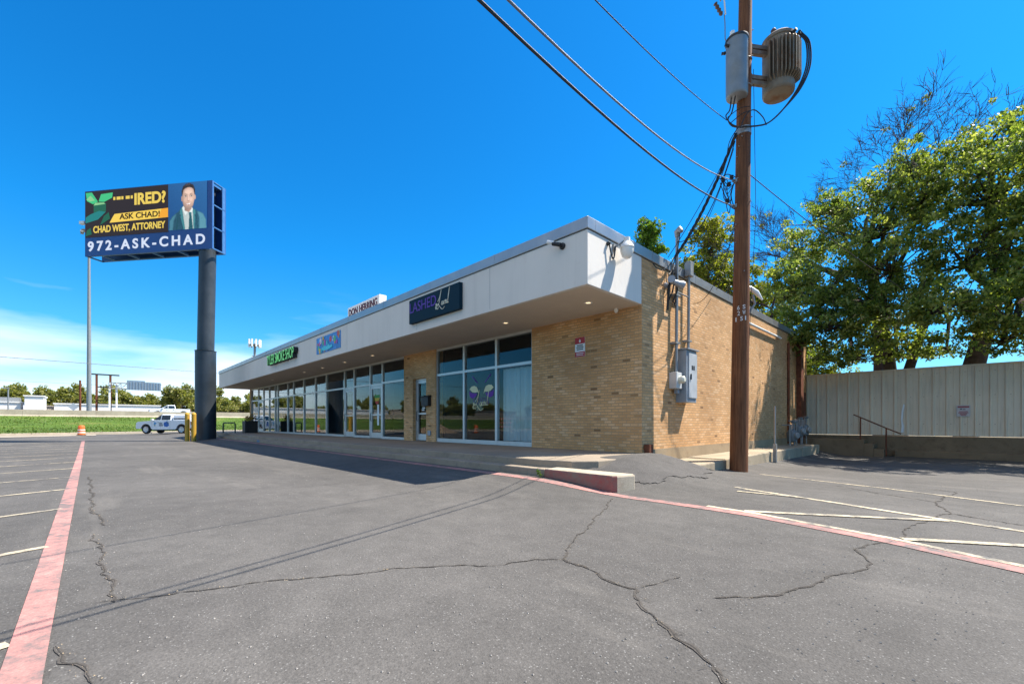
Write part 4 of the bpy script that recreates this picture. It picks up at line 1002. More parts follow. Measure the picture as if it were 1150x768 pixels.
spoly([(2.05, 2.22), (6.68, 2.30), (6.68, 2.92), (2.45, 2.80), (2.3, 2.6)], .022, SC('amber', (.86, .58, .09), 1.))
spoly([(5.9, 2.30), (6.68, 2.30), (6.68, 2.92), (6.2, 2.90)], .030, SC('orange', (.85, .36, .03), 1.))
text('ASK CHAD!', tuple(BO+BU*2.85+BN*.030+Vector((0, 0, 2.38))), BU, (0, 0, 1), 3.2, .40, SC('ink', (.03, .02, .01), 1.), 'lettering', scr, .012, wt=.02)
text('CHAD WEST, ATTORNEY', tuple(BO+BU*.72+BN*.022+Vector((0, 0, 1.50))), BU, (0, 0, 1), 5.75, .56, YEL, 'lettering', scr, .012, wt=.025)
text('972-ASK-CHAD', tuple(BO+BU*.25+BN*.002+Vector((0, 0, .32))), BU, (0, 0, 1), 9.25, .70, SC('white', (.62, .68, .80), 1.), 'phone_lettering', bb, .02, wt=.025, sp=1.45)  # static lettering below the screen, given a slight glow so it looks bright
# portrait: picture of a man in a suit shown on the screen, one coloured cell per group of lamps
PO = (6.70, y0s+.08); PW, PH = 2.96, BH-.02-(y0s+.08)
def portrait():
    W_, H_ = 108, 112
    vv, uu = np.meshgrid((np.arange(H_)+.5)/H_, (np.arange(W_)+.5)/W_, indexing='ij')
    rp = np.random.default_rng(3)
    img = np.zeros((H_, W_, 3)); img[:] = (.010, .060, .19); img += (np.array((.012, .05, .10))*(vv*.6+uu*.5)[..., None])
    def blur(m, k):
        for _ in range(k):
            p = np.pad(m, 1, mode='edge'); m = (p[:-2, 1:-1]+p[2:, 1:-1]+p[1:-1, :-2]+p[1:-1, 2:]+2*p[1:-1, 1:-1])/6
        return m
    def poly(pts):
        m = np.zeros((H_, W_), bool); n_ = len(pts)
        for a in range(n_):
            (x0, y0), (x1, y1) = pts[a], pts[(a+1) % n_]
            c_ = ((y0 > vv) != (y1 > vv)) & (uu < (x1-x0)*(vv-y0)/((y1-y0) or 1e-9)+x0); m ^= c_
        return m.astype(float)
    def put(m, col, k=1, a=1.):
        nonlocal img
        m = blur(m, k)[..., None]*a; img = img*(1-m)+np.array(col)*m if np.ndim(col) == 1 else img*(1-m)+col*m
    def el_(cx, cy, rx, ry): return ((((uu-cx)/rx)**2+((vv-cy)/ry)**2) < 1).astype(float)
    grain = blur(rp.normal(0, 1, (H_, W_)), 2)
    suit = np.array((.022, .085, .135))*(1+.25*grain)[..., None]*(.8+.9*np.clip(uu-.45, 0, 1))[..., None]
    put(poly([(.02, 0), (.03, .2), (.10, .29), (.28, .40), (.37, .50), (.60, .46), (.72, .40), (.90, .31), (.97, .18), (.98, 0)]), suit, 1)
    put(poly([(.80, 0), (.81, .22), (.76, .37), (.90, .31), (.97, .18), (.98, 0)]), (.10, .28, .36), 4, .8)
    put(poly([(.03, 0), (.04, .2), (.12, .29), (.22, .35), (.14, .2), (.12, 0)]), (.07, .22, .30), 4, .7)
    put(poly([(.20, 0), (.24, .3), (.26, .3), (.24, 0)]), (.01, .06, .08), 2, .7); put(poly([(.74, 0), (.72, .3), (.74, .3), (.77, 0)]), (.01, .06, .08), 2, .7)
    put(poly([(.44, 0), (.36, .47), (.42, .52), (.58, .50), (.64, .42), (.66, 0)]), np.array((.50, .58, .58))*(.75+.5*np.clip(uu-.35, 0, .4))[..., None], 1)
    put(poly([(.40, .50), (.36, .46), (.45, .30), (.52, .38)]), (.62, .68, .68), 1); put(poly([(.55, .38), (.60, .33), (.645, .42), (.60, .48)]), (.66, .72, .72), 1)
    put(poly([(.53, 0), (.545, .29), (.53, .36), (.60, .36), (.605, .29), (.645, 0)]), (.012, .075, .10), 1); put(poly([(.535, .355), (.60, .355), (.59, .30), (.55, .30)]), (.03, .13, .16), 1)
    for k in range(6): put(poly([(.535+.005*k, .05*k), (.62, .05*k+.03), (.62, .05*k+.04), (.535+.005*k, .05*k+.012)]), (.05, .18, .22), 0, .5)
    put(poly([(.44, 0), (.355, .48), (.31, .42), (.30, .34), (.34, .31), (.32, .28), (.40, 0)]), (.045, .19, .22), 1); put(poly([(.655, 0), (.64, .43), (.70, .40), (.71, .32), (.68, .29), (.70, .26), (.68, 0)]), (.05, .21, .24), 1)
    neck = np.array((.36, .22, .18))*(.7+.5*np.clip((uu-.42)/.18, 0, 1))[..., None]
    put(poly([(.43, .40), (.43, .60), (.59, .60), (.60, .42), (.54, .36)]), neck, 1)
    x = (uu-.525)/.170; y = (vv-.665)/.245; z = np.sqrt(np.clip(1-x*x*.92-y*y*.85, 0, 1))
    sh = np.clip(.18*y+.20*x+.92*z, 0, 1.1)
    face = np.array((.62, .42, .34))*(.30+.78*sh)[..., None]
    put(el_(.362, .66, .024, .052), (.40, .25, .20), 1); put(el_(.69, .675, .024, .052), (.50, .33, .27), 1)
    jaw = poly([(.365, .74), (.372, .60), (.40, .50), (.455, .435), (.525, .415), (.595, .435), (.645, .505), (.672, .60), (.685, .74), (.66, .86), (.57, .92), (.47, .92), (.39, .86)])
    put(jaw, face, 1)
    stub = jaw*np.clip((.56-vv)/.08, 0, 1)*(((uu-.525)/.16)**2+((vv-.55)/.13)**2 > .30); put(stub, (.26, .19, .17), 2, .42)
    put(el_(.525, .80, .10, .05), (.80, .60, .50), 6, .45); put(el_(.60, .625, .035, .035), (.80, .58, .48), 4, .45); put(el_(.44, .62, .035, .035), (.70, .48, .40), 4, .35)
    for ex, sg_ in ((.455, 1), (.595, -1)):
        put(el_(ex, .715, .050, .030), (.30, .19, .155), 2, .55)
        put(el_(ex, .703, .030, .0125), (.60, .58, .56), 0, .85); put(el_(ex+.004, .704, .012, .013), (.03, .025, .025), 0, .95)
        put(poly([(ex-.036, .712), (ex, .722), (ex+.036, .712), (ex, .716)]), (.06, .04, .035), 0, .9)
        put(poly([(ex-.055, .740+.006*sg_), (ex, .765), (ex+.055, .740-.006*sg_), (ex, .750)]), (.035, .025, .022), 1, .9)
    put(poly([(.498, .70), (.515, .72), (.512, .62), (.492, .605)]), (.36, .23, .19), 2, .6); put(poly([(.522, .72), (.536, .72), (.545, .62), (.522, .61)]), (.82, .62, .53), 1, .5)
    put(el_(.525, .602, .034, .010), (.26, .15, .12), 1, .7)
    put(poly([(.455, .553), (.49, .552), (.525, .556), (.56, .552), (.598, .557), (.58, .525), (.525, .508), (.47, .523)]), (.36, .17, .16), 0, .9)
    put(poly([(.465, .549), (.525, .549), (.59, .552), (.57, .532), (.525, .522), (.48, .530)]), (.80, .78, .75), 0, .9)
    put(poly([(.44, .59), (.447, .56), (.452, .52), (.443, .54)]), (.30, .19, .16), 1, .6); put(poly([(.605, .60), (.612, .57), (.606, .53), (.617, .55)]), (.30, .19, .16), 1, .6)
    put(el_(.525, .488, .05, .008), (.30, .20, .17), 2, .5)
    hair = np.array((.022, .018, .020))*(1+.9*np.clip(grain*2+np.sin(uu*150+vv*40), 0, 2))[..., None]
    put(poly([(.36, .70), (.345, .82), (.385, .92), (.46, .975), (.56, .98), (.65, .94), (.695, .85), (.688, .70), (.67, .78), (.655, .85), (.60, .885), (.52, .895), (.44, .875), (.395, .85), (.38, .78)]), hair, 1)
    put(poly([(.42, .93), (.50, .965), (.60, .955), (.52, .94)]), (.10, .08, .075), 3, .6)
    img = np.clip(img*(1+.05*rp.normal(0, 1, (H_, W_, 1))), 0, 1)
    xs_ = np.linspace(0, 1, W_+1); ys_ = np.linspace(0, 1, H_+1)
    P3 = lambda a, b_: np.array(BO+BU*(PO[0]+a*PW)+Vector((0, 0, PO[1]+b_*PH))+BN*.024)
    G3 = np.array([[P3(a, b_) for a in xs_] for b_ in ys_])
    Q = np.stack([G3[:-1, :-1], G3[:-1, 1:], G3[1:, 1:], G3[1:, :-1]], 2).reshape(-1, 3)
    m, t = nt('led_portrait'); o_ = N(t, 'ShaderNodeOutputMaterial'); at = N(t, 'ShaderNodeAttribute', attribute_name='lamp'); b_ = N(t, 'ShaderNodeBsdfPrincipled', inp={'Roughness': .6, 'Specular IOR Level': .08, 'Base Color': (.01, .01, .01, 1), 'Emission Strength': .62})
    L(t, at.outputs['Color'], b_.inputs['Emission Color']); L(t, b_.outputs[0], o_.inputs[0])
    ob = np_mesh('picture', Q, 4, m, prt)
    at_ = ob.data.attributes.new('lamp', 'FLOAT_COLOR', 'FACE')
    at_.data.foreach_set('color', np.concatenate([img.reshape(-1, 3), np.ones((H_*W_, 1))], 1).astype(np.float32).ravel())
portrait()
for x, y, lab in ((-35.10, 4.30, 'yellow steel bollard, left one of the pair by the billboard column'), (-34.75, 4.60, 'yellow steel bollard, right one of the pair by the billboard column')):
    b = MB(); b.cyl((x, y, -.4), (x, y, 1.62), .135, n=20); b.lathe([(.135, 1.62), (.115, 1.69), (.06, 1.735), (.01, 1.74)], (x, y, 0), 20)
    o = b.build('bollard', YELLOW, None, True); tag(o, lab, 'bollard', 'yellow bollards by the billboard column')

# walk furniture
rk = thing('bike_rack', (-38.8, 7.4, .3), 'low dark green tubular hoop rack at the far end of the walk', 'bike rack')
b = MB(); b.tube([(-39.09, 7.0, .28), (-39.09, 7.0, 1.0), (-39.05, 7.05, 1.07), (-38.52, 7.6, 1.07), (-38.47, 7.66, 1.0), (-38.47, 7.66, .28)], .05, 10); b.build('hoop', mat('rack_green', (.02, .06, .055), .5), rk, True)
pl = thing('planter', (-37.7, 8.5, .3), 'dark square planter pot with a dry orange plant by the shop window', 'planter')
b = MB(); b.prism([(-.42, 0), (.42, 0), (.46, .92), (-.46, .92)], (-37.7, 8.92, .3), (1, 0, 0), (0, 0, 1), (0, -1, 0), 0, .86); b.build('pot', mat('pot_black', (.025, .02, .018), .6), pl, bevel=.02)
def leafcloud(centers, spread, per, size, droop=.35, up=.35):
    c = np.repeat(np.asarray(centers), per, 0); n = len(c); sp = np.repeat(np.asarray(spread), per, 0) if np.ndim(spread) else spread
    d = rng.normal(0, 1, (n, 3)); d /= np.linalg.norm(d, axis=1, keepdims=True)+1e-9
    d *= (rng.uniform(0, 1, (n, 1))**.45)
    p = c+d*sp
    ax = rng.normal(0, 1, (n, 3)); ax[:, 2] -= droop*2; ax /= np.linalg.norm(ax, axis=1, keepdims=True)
    nm = rng.normal(0, 1, (n, 3)); nm[:, 2] += up*3
    sd = np.cross(ax, nm); sd /= np.linalg.norm(sd, axis=1, keepdims=True)+1e-9
    s = size*rng.uniform(.6, 1.4, (n, 1))
    q = np.stack([p-ax*s*.5, p+sd*s*.27, p+ax*s*.5, p-sd*s*.27], 1)
    return q.reshape(-1, 4, 3).reshape(-1, 3)
np_mesh('plant', leafcloud([(-37.7, 8.5, 1.4), (-37.9, 8.4, 1.35), (-37.4, 8.6, 1.5)], .28, 50, .16), 4, LEAF_O, pl)
b = MB(); b.tube([(-37.7, 8.5, 1.15), (-37.75, 8.45, 1.5)], .02, 6); b.tube([(-37.6, 8.5, 1.15), (-37.42, 8.6, 1.55)], .02, 6); b.build('stem', BARK, pl)
wd = np_mesh('weed', leafcloud([(-5.66, 6.19, .08), (-5.67, 6.18, .13), (-5.62, 6.2, .03)], .04, 16, .05, .1, .6), 4, LEAF_B); tag(wd, 'small green weed growing at the end of the red painted kerb step', 'weed')
curt = thing('curtain', (-10, Y0+.4, 2.9), 'pale blue curtain hanging behind the glass beside the brick wall', 'curtain')
b = MB(); xs_ = np.linspace(-10.87, -9.24, 90)
pr = [(x, Y0+.33+.035*math.sin(x*26)+.02*math.sin(x*11+1)) for x in xs_]
gap = -10.0
for (a, c) in zip(pr[:-1], pr[1:]):
    if abs((a[0]+c[0])/2-gap) < .025: continue
    b.add([(a[0], a[1], .45), (c[0], c[1], .45), (c[0], c[1], 2.88), (a[0], a[1], 2.88), (a[0], a[1]+.01, .45), (c[0], c[1]+.01, .45), (c[0], c[1]+.01, 2.88), (a[0], a[1]+.01, 2.88)], [(0, 1, 2, 3), (4, 7, 6, 5)])
b.build('cloth', mat('curtain_cloth', (.86, .92, .93), .9, 0, .04), curt, True, ang=180)
b = MB(); b.cyl((-10.88, Y0+.33, 2.90), (-9.22, Y0+.33, 2.90), .02); b.build('rod', GALV, curt)
# ------------------------------------------------------------------ drum, truck
ORANGE = mat('drum_orange', (.75, .14, .02), .55, 0, .08); REFL = mat('drum_white', (.75, .70, .65), .4)
def drum(x, y, z, label, name='traffic_drum'):
    o = thing(name, (x, y, z), label, 'traffic drum', 'orange traffic drums')
    b = MB(); b.lathe([(.27, .05), (.28, .06), (.26, .34), (.255, .35), (.25, .62), (.24, .63), (.235, .88), (.2, .93), (.05, .95)], (x, y, z), 22); b.build('body', ORANGE, o, True)
    b = MB(); b.lathe([(.270, .22), (.267, .33)], (x, y, z), 22); b.lathe([(.262, .46), (.258, .57)], (x, y, z), 22); b.build('band', REFL, o, True)
    b = MB(); b.lathe([(.34, 0), (.34, .05), (.28, .07)], (x, y, z), 22); b.build('base', BLACK, o, True)
    return o
drum(-57.6, -1.0, g(-57.6, -1.0)+.03, 'orange and white traffic drum at the end of the red line')
WPAINT = mat('car_white', (.72, .74, .77), .25, 0, .02, 1., .6); TYRE = mat('tyre_rubber', (.014, .014, .015), .85); RIM = mat('alloy_rim', (.5, .5, .52), .35, .7)
CGLASS = mat('car_glass', (.012, .018, .02), .08, 0, .1, 3., .8)
def pickup(loc, rz, label, decals=True, topper=True):
    o = thing('pickup_truck', loc, label, 'pickup truck', None, True); o.rotation_euler.z = rz; o.scale = (1.06, 1.06, 1.16)
    W = .93
    prof = [(2.66, .46), (2.70, .62), (2.66, .95), (2.50, 1.06), (1.10, 1.16), (.95, 1.18), (-2.62, 1.16), (-2.68, .95), (-2.68, .60), (-2.60, .48)]
    def arch(cx): return [(cx+.50*math.cos(a), .40+.48*math.sin(a)) for a in np.linspace(PI-.12, .12, 11)]
    poly = prof+[(-2.2, .46)]+arch(-1.72)+[(-1.1, .40), (1.05, .38)]+arch(1.72)+[(2.3, .44)]
    b = MB(); b.prism(poly, (0, -W, 0), (1, 0, 0), (0, 0, 1), (0, 1, 0), 0, 2*W); b.build('body', WPAINT, o, bevel=.06)
    b = MB()
    def green(x0, x1, t0, t1, zt, wt=.70, wb=.88, zb=1.15):
        b.add([(x0, -wb, zb), (x1, -wb, zb), (x1, wb, zb), (x0, wb, zb), (t0, -wt, zt), (t1, -wt, zt), (t1, wt, zt), (t0, wt, zt)], [(0, 3, 2, 1), (4, 5, 6, 7), (0, 1, 5, 4), (1, 2, 6, 5), (2, 3, 7, 6), (3, 0, 4, 7)])
    green(-.72, 1.18, -.62, .30, 1.74)
    if topper: green(-2.62, -.78, -2.50, -.80, 1.72, .72)
    b.build('cab', WPAINT, o, bevel=.10)
    b = MB()
    def sidewin(xs):
        for sg_ in (-1, 1):
            q = []
            for x, z in xs:
                t = (z-1.15)/.59; y = (.88+(.70-.88)*t+.006)*sg_; q.append((x, y, z))
            q2 = [(x, y-.02*sg_, z) for x, y, z in q]; k = len(q)
            b.add(q+q2, [tuple(range(k)), tuple(range(k, 2*k))[::-1]]+[(i, (i+1) % k, k+(i+1) % k, k+i) for i in range(k)])
    sidewin([(.98, 1.22), (.34, 1.22), (.34, 1.64), (.42, 1.64)]); sidewin([(.27, 1.22), (-.58, 1.22), (-.55, 1.64), (.27, 1.64)])
    if topper: sidewin([(-.92, 1.28), (-2.40, 1.28), (-2.34, 1.62), (-.94, 1.62)])
    b.add([(1.09, -.72, 1.24), (1.09, .72, 1.24), (.38, .62, 1.70), (.38, -.62, 1.70)], [(0, 1, 2, 3)]); 
    ws = [(v[0]+.02, v[1], v[2]+.015) for v in b.v[-4:]]; b.v[-4:] = ws
    b.build('window', CGLASS, o)
    for cx in (1.72, -1.72):
        for sg_ in (1, -1):
            b = MB(); b.lathe([(.22, 0), (.37, .0), (.395, .03), (.395, .19), (.37, .22), (.22, .22)], (cx, sg_*(W-.22) if sg_ > 0 else -(W-.22), .395), 26, 0, (0, sg_, 0)); w = b.build('wheel', TYRE, o, True)
            b = MB(); b.lathe([(.255, .2205), (.25, .228), (.235, .222), (.06, .226), (.05, .24)], (cx, sg_*(W-.22), .395), 20, 0, (0, sg_, 0))
            r_ = b.build('rim', RIM, w, True)
            b = MB()
            for k in range(5):
                a = 2*PI*k/5; 
                b.prism([(-.03, .05), (.03, .05), (.045, .22), (-.045, .22)], (cx, sg_*W, .395), (math.cos(a), 0, -math.sin(a)), (math.sin(a), 0, math.cos(a)), (0, sg_, 0), .003, .020)
            b.build('spoke', RIM, w)
    b = MB(); b.box(2.60, -.88, .44, 2.76, .88, .62); b.box(-2.76, -.88, .48, -2.66, .88, .66); b.build('bumper', DARKMETAL, o, bevel=.03)
    for sg_ in (-1, 1):
        b = MB(); b.box(2.50, sg_*.62, .82, 2.675, sg_*.92, .97); b.build('headlight', mat('lamp_clear', (.6, .62, .65), .15), o)
        b = MB(); b.box(-2.69, sg_*.74, .78, -2.62, sg_*.935, 1.08); b.build('tail_light', mat('lamp_red', (.35, .02, .02), .3), o)
        b = MB(); b.box(.95, sg_*.90, 1.16, 1.12, sg_*1.10, 1.32); b.build('mirror', WPAINT, o, bevel=.03)
        b = MB()
        for x in (1.13, .30, -.62): b.box(x, sg_*(W+.001), .48, x+.012, sg_*(W+.0025), 1.14)
        for x in (.42, -.48): b.box(x, sg_*(W+.0015), .98, x+.16, sg_*(W+.02), 1.02)
        b.build('door_seam', mat('seam_grey', (.2, .2, .21), .6), o)
        b = MB(); b.box(-1.1, sg_*.86, .30, 1.05, sg_*(W-.02), .42); b.build('sill', DARKMETAL, o)
    b = MB(); b.box(2.645, -.55, .68, 2.70, .55, .98); b.build('grille', BLACK, o)
    b = MB(); b.box(-2.5, -.7, .30, 2.3, .7, .47); b.build('chassis', BLACK, o)
    if decals:
        B1 = mat('logo_blue', (.02, .12, .42), .5); B2 = mat('logo_dark', (.06, .06, .08), .5); B3 = mat('logo_green', (.12, .22, .10), .5); B4 = mat('logo_sky', (.10, .32, .55), .5)
        for sg_ in (-1, 1):
            F = lambda poly, x, z, m: MB().prism(poly, (x, sg_*(W+.003), z), (-sg_, 0, 0), (0, 0, 1), (0, sg_, 0), 0, .004).build('logo', m, o)
            rl = random.Random(3)
            F([(rl.uniform(.20, .30)*math.cos(a), rl.uniform(.20, .30)*math.sin(a)) for a in np.linspace(0, 2*PI, 15)[:-1]], -.28, .84, B1)
            F([(.1, .02), (.19, .1), (.12, .2), (.03, .15)], -.28, .84, B4)
            F([(0, 0), (.18, .03), (.2, .2), (.08, .26), (.02, .14)], .95, .80, B4)
            F([(0, 0), (.15, .0), (.12, .08), (.02, .1)], .92, .70, B3); F([(0, 0), (.07, 0), (.07, .07), (0, .07)], .76, .90, B1)
            for k, (x, z, w, h_) in enumerate(((.42, .91, .30, .06), (.46, .82, .36, .05), (.44, .74, .40, .05), (.45, .67, .38, .03))): F(R4(0, 0, w, h_), x if sg_ > 0 else x, z, B2)
    return o
hd = math.atan2(-.716, -.698)
pickup((-57.15, 5.65, g(-57, 5.5)), hd, 'white pickup truck with blue door logos and a canopy parked beyond the billboard')
pickup((-97.0, 9.4, 2.2), PI/2+PI, 'white pickup truck driving on the highway behind the barrier', False, False)

# ------------------------------------------------------------------ across the highway
mst = thing('light_mast', (-95, -.8, 1.9), 'very tall grey steel light mast rising behind the billboard', 'light mast')
b = MB(); b.tube([(-95, -.8, 1.5), (-95, -.8, 31)], [.32, .14], 16); b.build('shaft', GALV, mst, True)
b = MB(); b.lathe([(.2, 0), (.9, .05), (.9, .2), (.2, .3)], (-95, -.8, 31), 16)
for k in range(6): a = k*PI/3; b.box(-95+math.cos(a)*.9-.2, -.8+math.sin(a)*.9-.2, 30.7, -95+math.cos(a)*.9+.2, -.8+math.sin(a)*.9+.2, 30.95)
b.build('lamp_ring', GALV, mst)
X_ = -97-19.
def atY(y, x): return y*x/-97.0
sf = thing('empty_billboard_support', (X_, atY(.9, X_), 1.8), 'bare rusty steel sign frame with two posts beyond the barrier', 'sign support')
k_ = X_/-97.; Z_ = lambda z: 1.05+(z-1.05)*k_
for y in (.06, 1.69):
    b = MB(); b.box(X_-.18, y*k_-.18, 1.5, X_+.18, y*k_+.18, Z_(8.9)); b.build('post', RUST, sf)
b = MB(); b.box(X_-.2, -.55*k_, Z_(8.85), X_+.2, 2.8*k_, Z_(9.05)); 
for z in (6.9, 4.2): b.box(X_-.12, .1*k_, Z_(z)-.1, X_+.12, 1.69*k_, Z_(z)+.1)
b.build('crossbar', DARKMETAL, sf)
b = MB(); b.cyl((X_, -1.83*k_, 1.6), (X_, -1.83*k_, Z_(7.85)), .16, n=10); tag(b.build('wood_post', RUST, None, True), 'single thin brown post left of the tall light mast', 'post')
dg = thing('warning_sign', (-94, -2.5, 1.9), 'grey back of a diamond road sign just above the barrier', 'road sign')
b = MB(); b.cyl((-94, -2.5, 1.8), (-94, -2.5, 3.9), .05); b.build('post', GALV, dg, True)
b = MB(); b.prism([(0, -.6), (.6, 0), (0, .6), (-.6, 0)], (-93.9, -2.5, 3.55), (0, 1, 0), (0, 0, 1), (1, 0, 0), 0, .03); b.build('plate', mat('sign_back', (.42, .44, .47), .5, .4), dg)
gt = thing('sign_gantry', (-114, 2.2, 1.8), 'white steel highway sign gantry with a lattice truss', 'sign gantry')
kx = 115/97.
for y in (1.6, 2.45):
    b = MB(); b.box(-115.2, y*kx-.14, 1.6, -114.8, y*kx+.14, 1.05+(7.75-1.05)*kx); b.build('post', WHITEP, gt)
b = MB(); zb, zt = 1.05+(6.75-1.05)*kx, 1.05+(7.7-1.05)*kx; ya, yb = 1.5*kx, 8.2*kx
for z in (zb, zt):
    for x in (-115.4, -114.6): b.box(x-.06, ya, z-.07, x+.06, yb, z+.07)
nn = 9
for i in range(nn):
    y0 = ya+(yb-ya)*i/nn; y1 = ya+(yb-ya)*(i+1)/nn
    for x in (-115.4, -114.6): b.cyl((x, y0, zb), (x, y1, zt) if i % 2 else (x, y0, zt), .04, n=5); b.cyl((x, y0, zt if i % 2 else zb), (x, y1, zb if i % 2 else zt), .04, n=5)
b.build('truss', GALV, gt)
b = MB(); b.box(-114.3, 3.7*kx, 1.05+(6.6-1.05)*kx, -114.2, 6.0*kx, 1.05+(8.2-1.05)*kx); b.box(-114.3, 6.02*kx, 1.05+(6.6-1.05)*kx, -114.2, 8.1*kx, 1.05+(8.0-1.05)*kx); b.build('sign_panel', mat('sign_back_blue', (.20, .27, .34), .5, .3), gt)
b = MB()
for k in range(12): b.cyl((-114.12, (3.7+.38*k)*kx, 1.05+(6.6-1.05)*kx), (-114.12, (3.7+.38*k)*kx, 1.05+(8.0-1.05)*kx), .03, n=4)
b.build('stiffener', GALV, gt)
b = MB(); b.cyl((-97, -9.3, 1.8), (-97, -9.3, 6.2), .08); b.box(-97.2, -9.8, 6.1, -96.8, -9.2, 6.25); tag(b.build('street_light', GALV, None, True), 'small grey street light at the far left beyond the barrier', 'street light')
WB = mat('far_white_wall', (.76, .75, .73), .8, 0, .04); TB = mat('far_tan_wall', (.42, .36, .30), .8, 0, .06)
def far_bld(x0, y0, y1, z1, label, m, depth=14, extra=None):
    o = thing('warehouse', (x0, (y0+y1)/2, 1.8), label, 'building')
    b = MB(); b.box(x0-depth, y0, 1.2, x0, y1, z1); b.build('wall', m, o)
    b = MB(); b.box(x0-depth-.2, y0-.2, z1, x0+.2, y1+.2, z1+.25); b.build('roof', m, o)
    b = MB(); yy = y0+1.2
    while yy < y1-1.5: b.box(x0+.02, yy, 2.1, x0+.06, yy+1.2, 3.4); yy += 3.2
    b.build('window', CGLASS, o)
    if extra:
        b = MB(); b.box(*extra); b.build('roof_unit', GALV, o)
    return o
far_bld(-150, -60, -12.5, 5.7, 'low white warehouse with roof units at the far left', WB, 14, (-156, -16, 5.9, -152, -12.9, 7.0))
far_bld(-146, -11.6, -8.7, 7.1, 'tall white cube shaped building left of the light mast', WB, 8)
far_bld(-158, -9, -4, 5.2, 'tan low wall building behind the white cube', TB, 10)
far_bld(-150, -7.2, 12.5, 5.6, 'long low white warehouse behind the light mast and sign frame', WB, 14)
far_bld(-152, -130, -70, 6.5, 'long pale warehouse beyond the highway south of the lot', TB, 16)
ct = thing('cell_tower', (-181, 42.3, 0), 'slim cell phone tower with antennas seen above the roof line', 'cell tower')
b = MB(); b.tube([(-181.5, 42.4, 0), (-181.5, 42.4, 30.5)], [.6, .4], 12); b.build('mast', GALV, ct, True)
b = MB()
for i in range(9):
    a = 2*PI*i/9; b.box(-181.5+1.9*math.cos(a)-.25, 42.4+1.9*math.sin(a)-.25, 29.2, -181.5+1.9*math.cos(a)+.25, 42.4+1.9*math.sin(a)+.25, 32.0)
for i in range(5):
    a = 2*PI*i/5; b.box(-181.5+.9*math.cos(a)-.2, 42.4+.9*math.sin(a)-.2, 24.2, -181.5+.9*math.cos(a)+.2, 42.4+.9*math.sin(a)+.2, 26.0)
b.build('antenna', WHITEP, ct)
b = MB(); b.lathe([(1.7, 29.8), (2.0, 29.85), (2.0, 30.05), (1.7, 30.1)], (-181.5, 42.4, 0), 18); b.build('platform', GALV, ct)
# barricade and dirt pile standing on the street side of the lot (seen in the shop glass)
bc = thing('barricade', (-36, -14, -.14), 'orange and white striped road barricade by the verge, reflected in the shop glass', 'barricade')
for z in (.5, .95, 1.4):
    b = MB()
    for k in range(12): b.prism([(0, 0), (.18, 0), (.30, .26), (.12, .26)], (-37.3+.2*k, -14+.9*.2*k/1.2*0, z), (1, 0, 0), (0, 0, 1), (0, 1, 0), 0, .04, k % 2)
    b.build('board', [ORANGE, REFL], bc)
b = MB()
for x in (-37.2, -34.9): b.box(x, -14.06, -.14, x+.08, -14.0, 1.7); b.box(x, -14.5, -.14, x+.08, -13.5, -.04)
b.build('leg', WHITEP, bc)
drum(-40.0, -13.0, g(-40, -13), 'orange and white traffic drum near the striped barricade')
b = MB(); n1 = 40
vs = []
for i in range(10):
    for k in range(n1):
        a = 2*PI*k/n1; r = 2.4*i/9; hh = 1.1*(1-i/9)**.9*(1+.25*math.sin(a*3)+.12*rr.uniform(-1, 1)); vs.append((-45+r*1.5*math.cos(a), -10.5+r*math.sin(a), -.16+max(0, hh)))
b.add(vs, [(i*n1+k, i*n1+(k+1) % n1, (i+1)*n1+(k+1) % n1, (i+1)*n1+k) for i in range(9) for k in range(n1)])
tag(b.build('dirt_pile', mat('dirt_tan', (.32, .22, .14), .95, 0, .25, 4.), None, True, ang=180), 'heap of tan dirt by the verge, reflected in the shop glass', 'dirt pile')

# ------------------------------------------------------------------ trees
def limb(b, p, d, l, r, depth, tips, R, spread=.6, grav=.0, n=6, minr=.012, seg=4, allp=None):
    pts = [Vector(p)]; rr_ = [r]; d = Vector(d).normalized()
    for i in range(seg):
        d = (d+Vector((R.gauss(0, .16), R.gauss(0, .16), R.gauss(0, .12)+grav))).normalized()
        pts.append(pts[-1]+d*(l/seg)); rr_.append(max(minr*.6, r*(1-.55*(i+1)/seg)))
    b.tube(pts, rr_, n, 0, False)
    if allp is not None: allp += [(q, depth) for q in pts[1:]]
    if depth == 0: tips.append(pts[-1]); return
    k = R.choice((3, 3, 4)) if depth > 1 else R.choice((3, 4, 5))
    for j in range(k):
        t = R.uniform(.45, 1.0) if j else 1.0
        i = min(seg, max(1, int(round(t*seg)))); q = pts[i]
        dd = (d+Vector((R.gauss(0, spread), R.gauss(0, spread), R.gauss(.05, spread*.7)))).normalized()
        limb(b, q, dd, l*R.uniform(.58, .85), max(minr, rr_[i]*R.uniform(.5, .75)), depth-1, tips, R, spread, grav, max(3, n-1), minr, seg, allp)
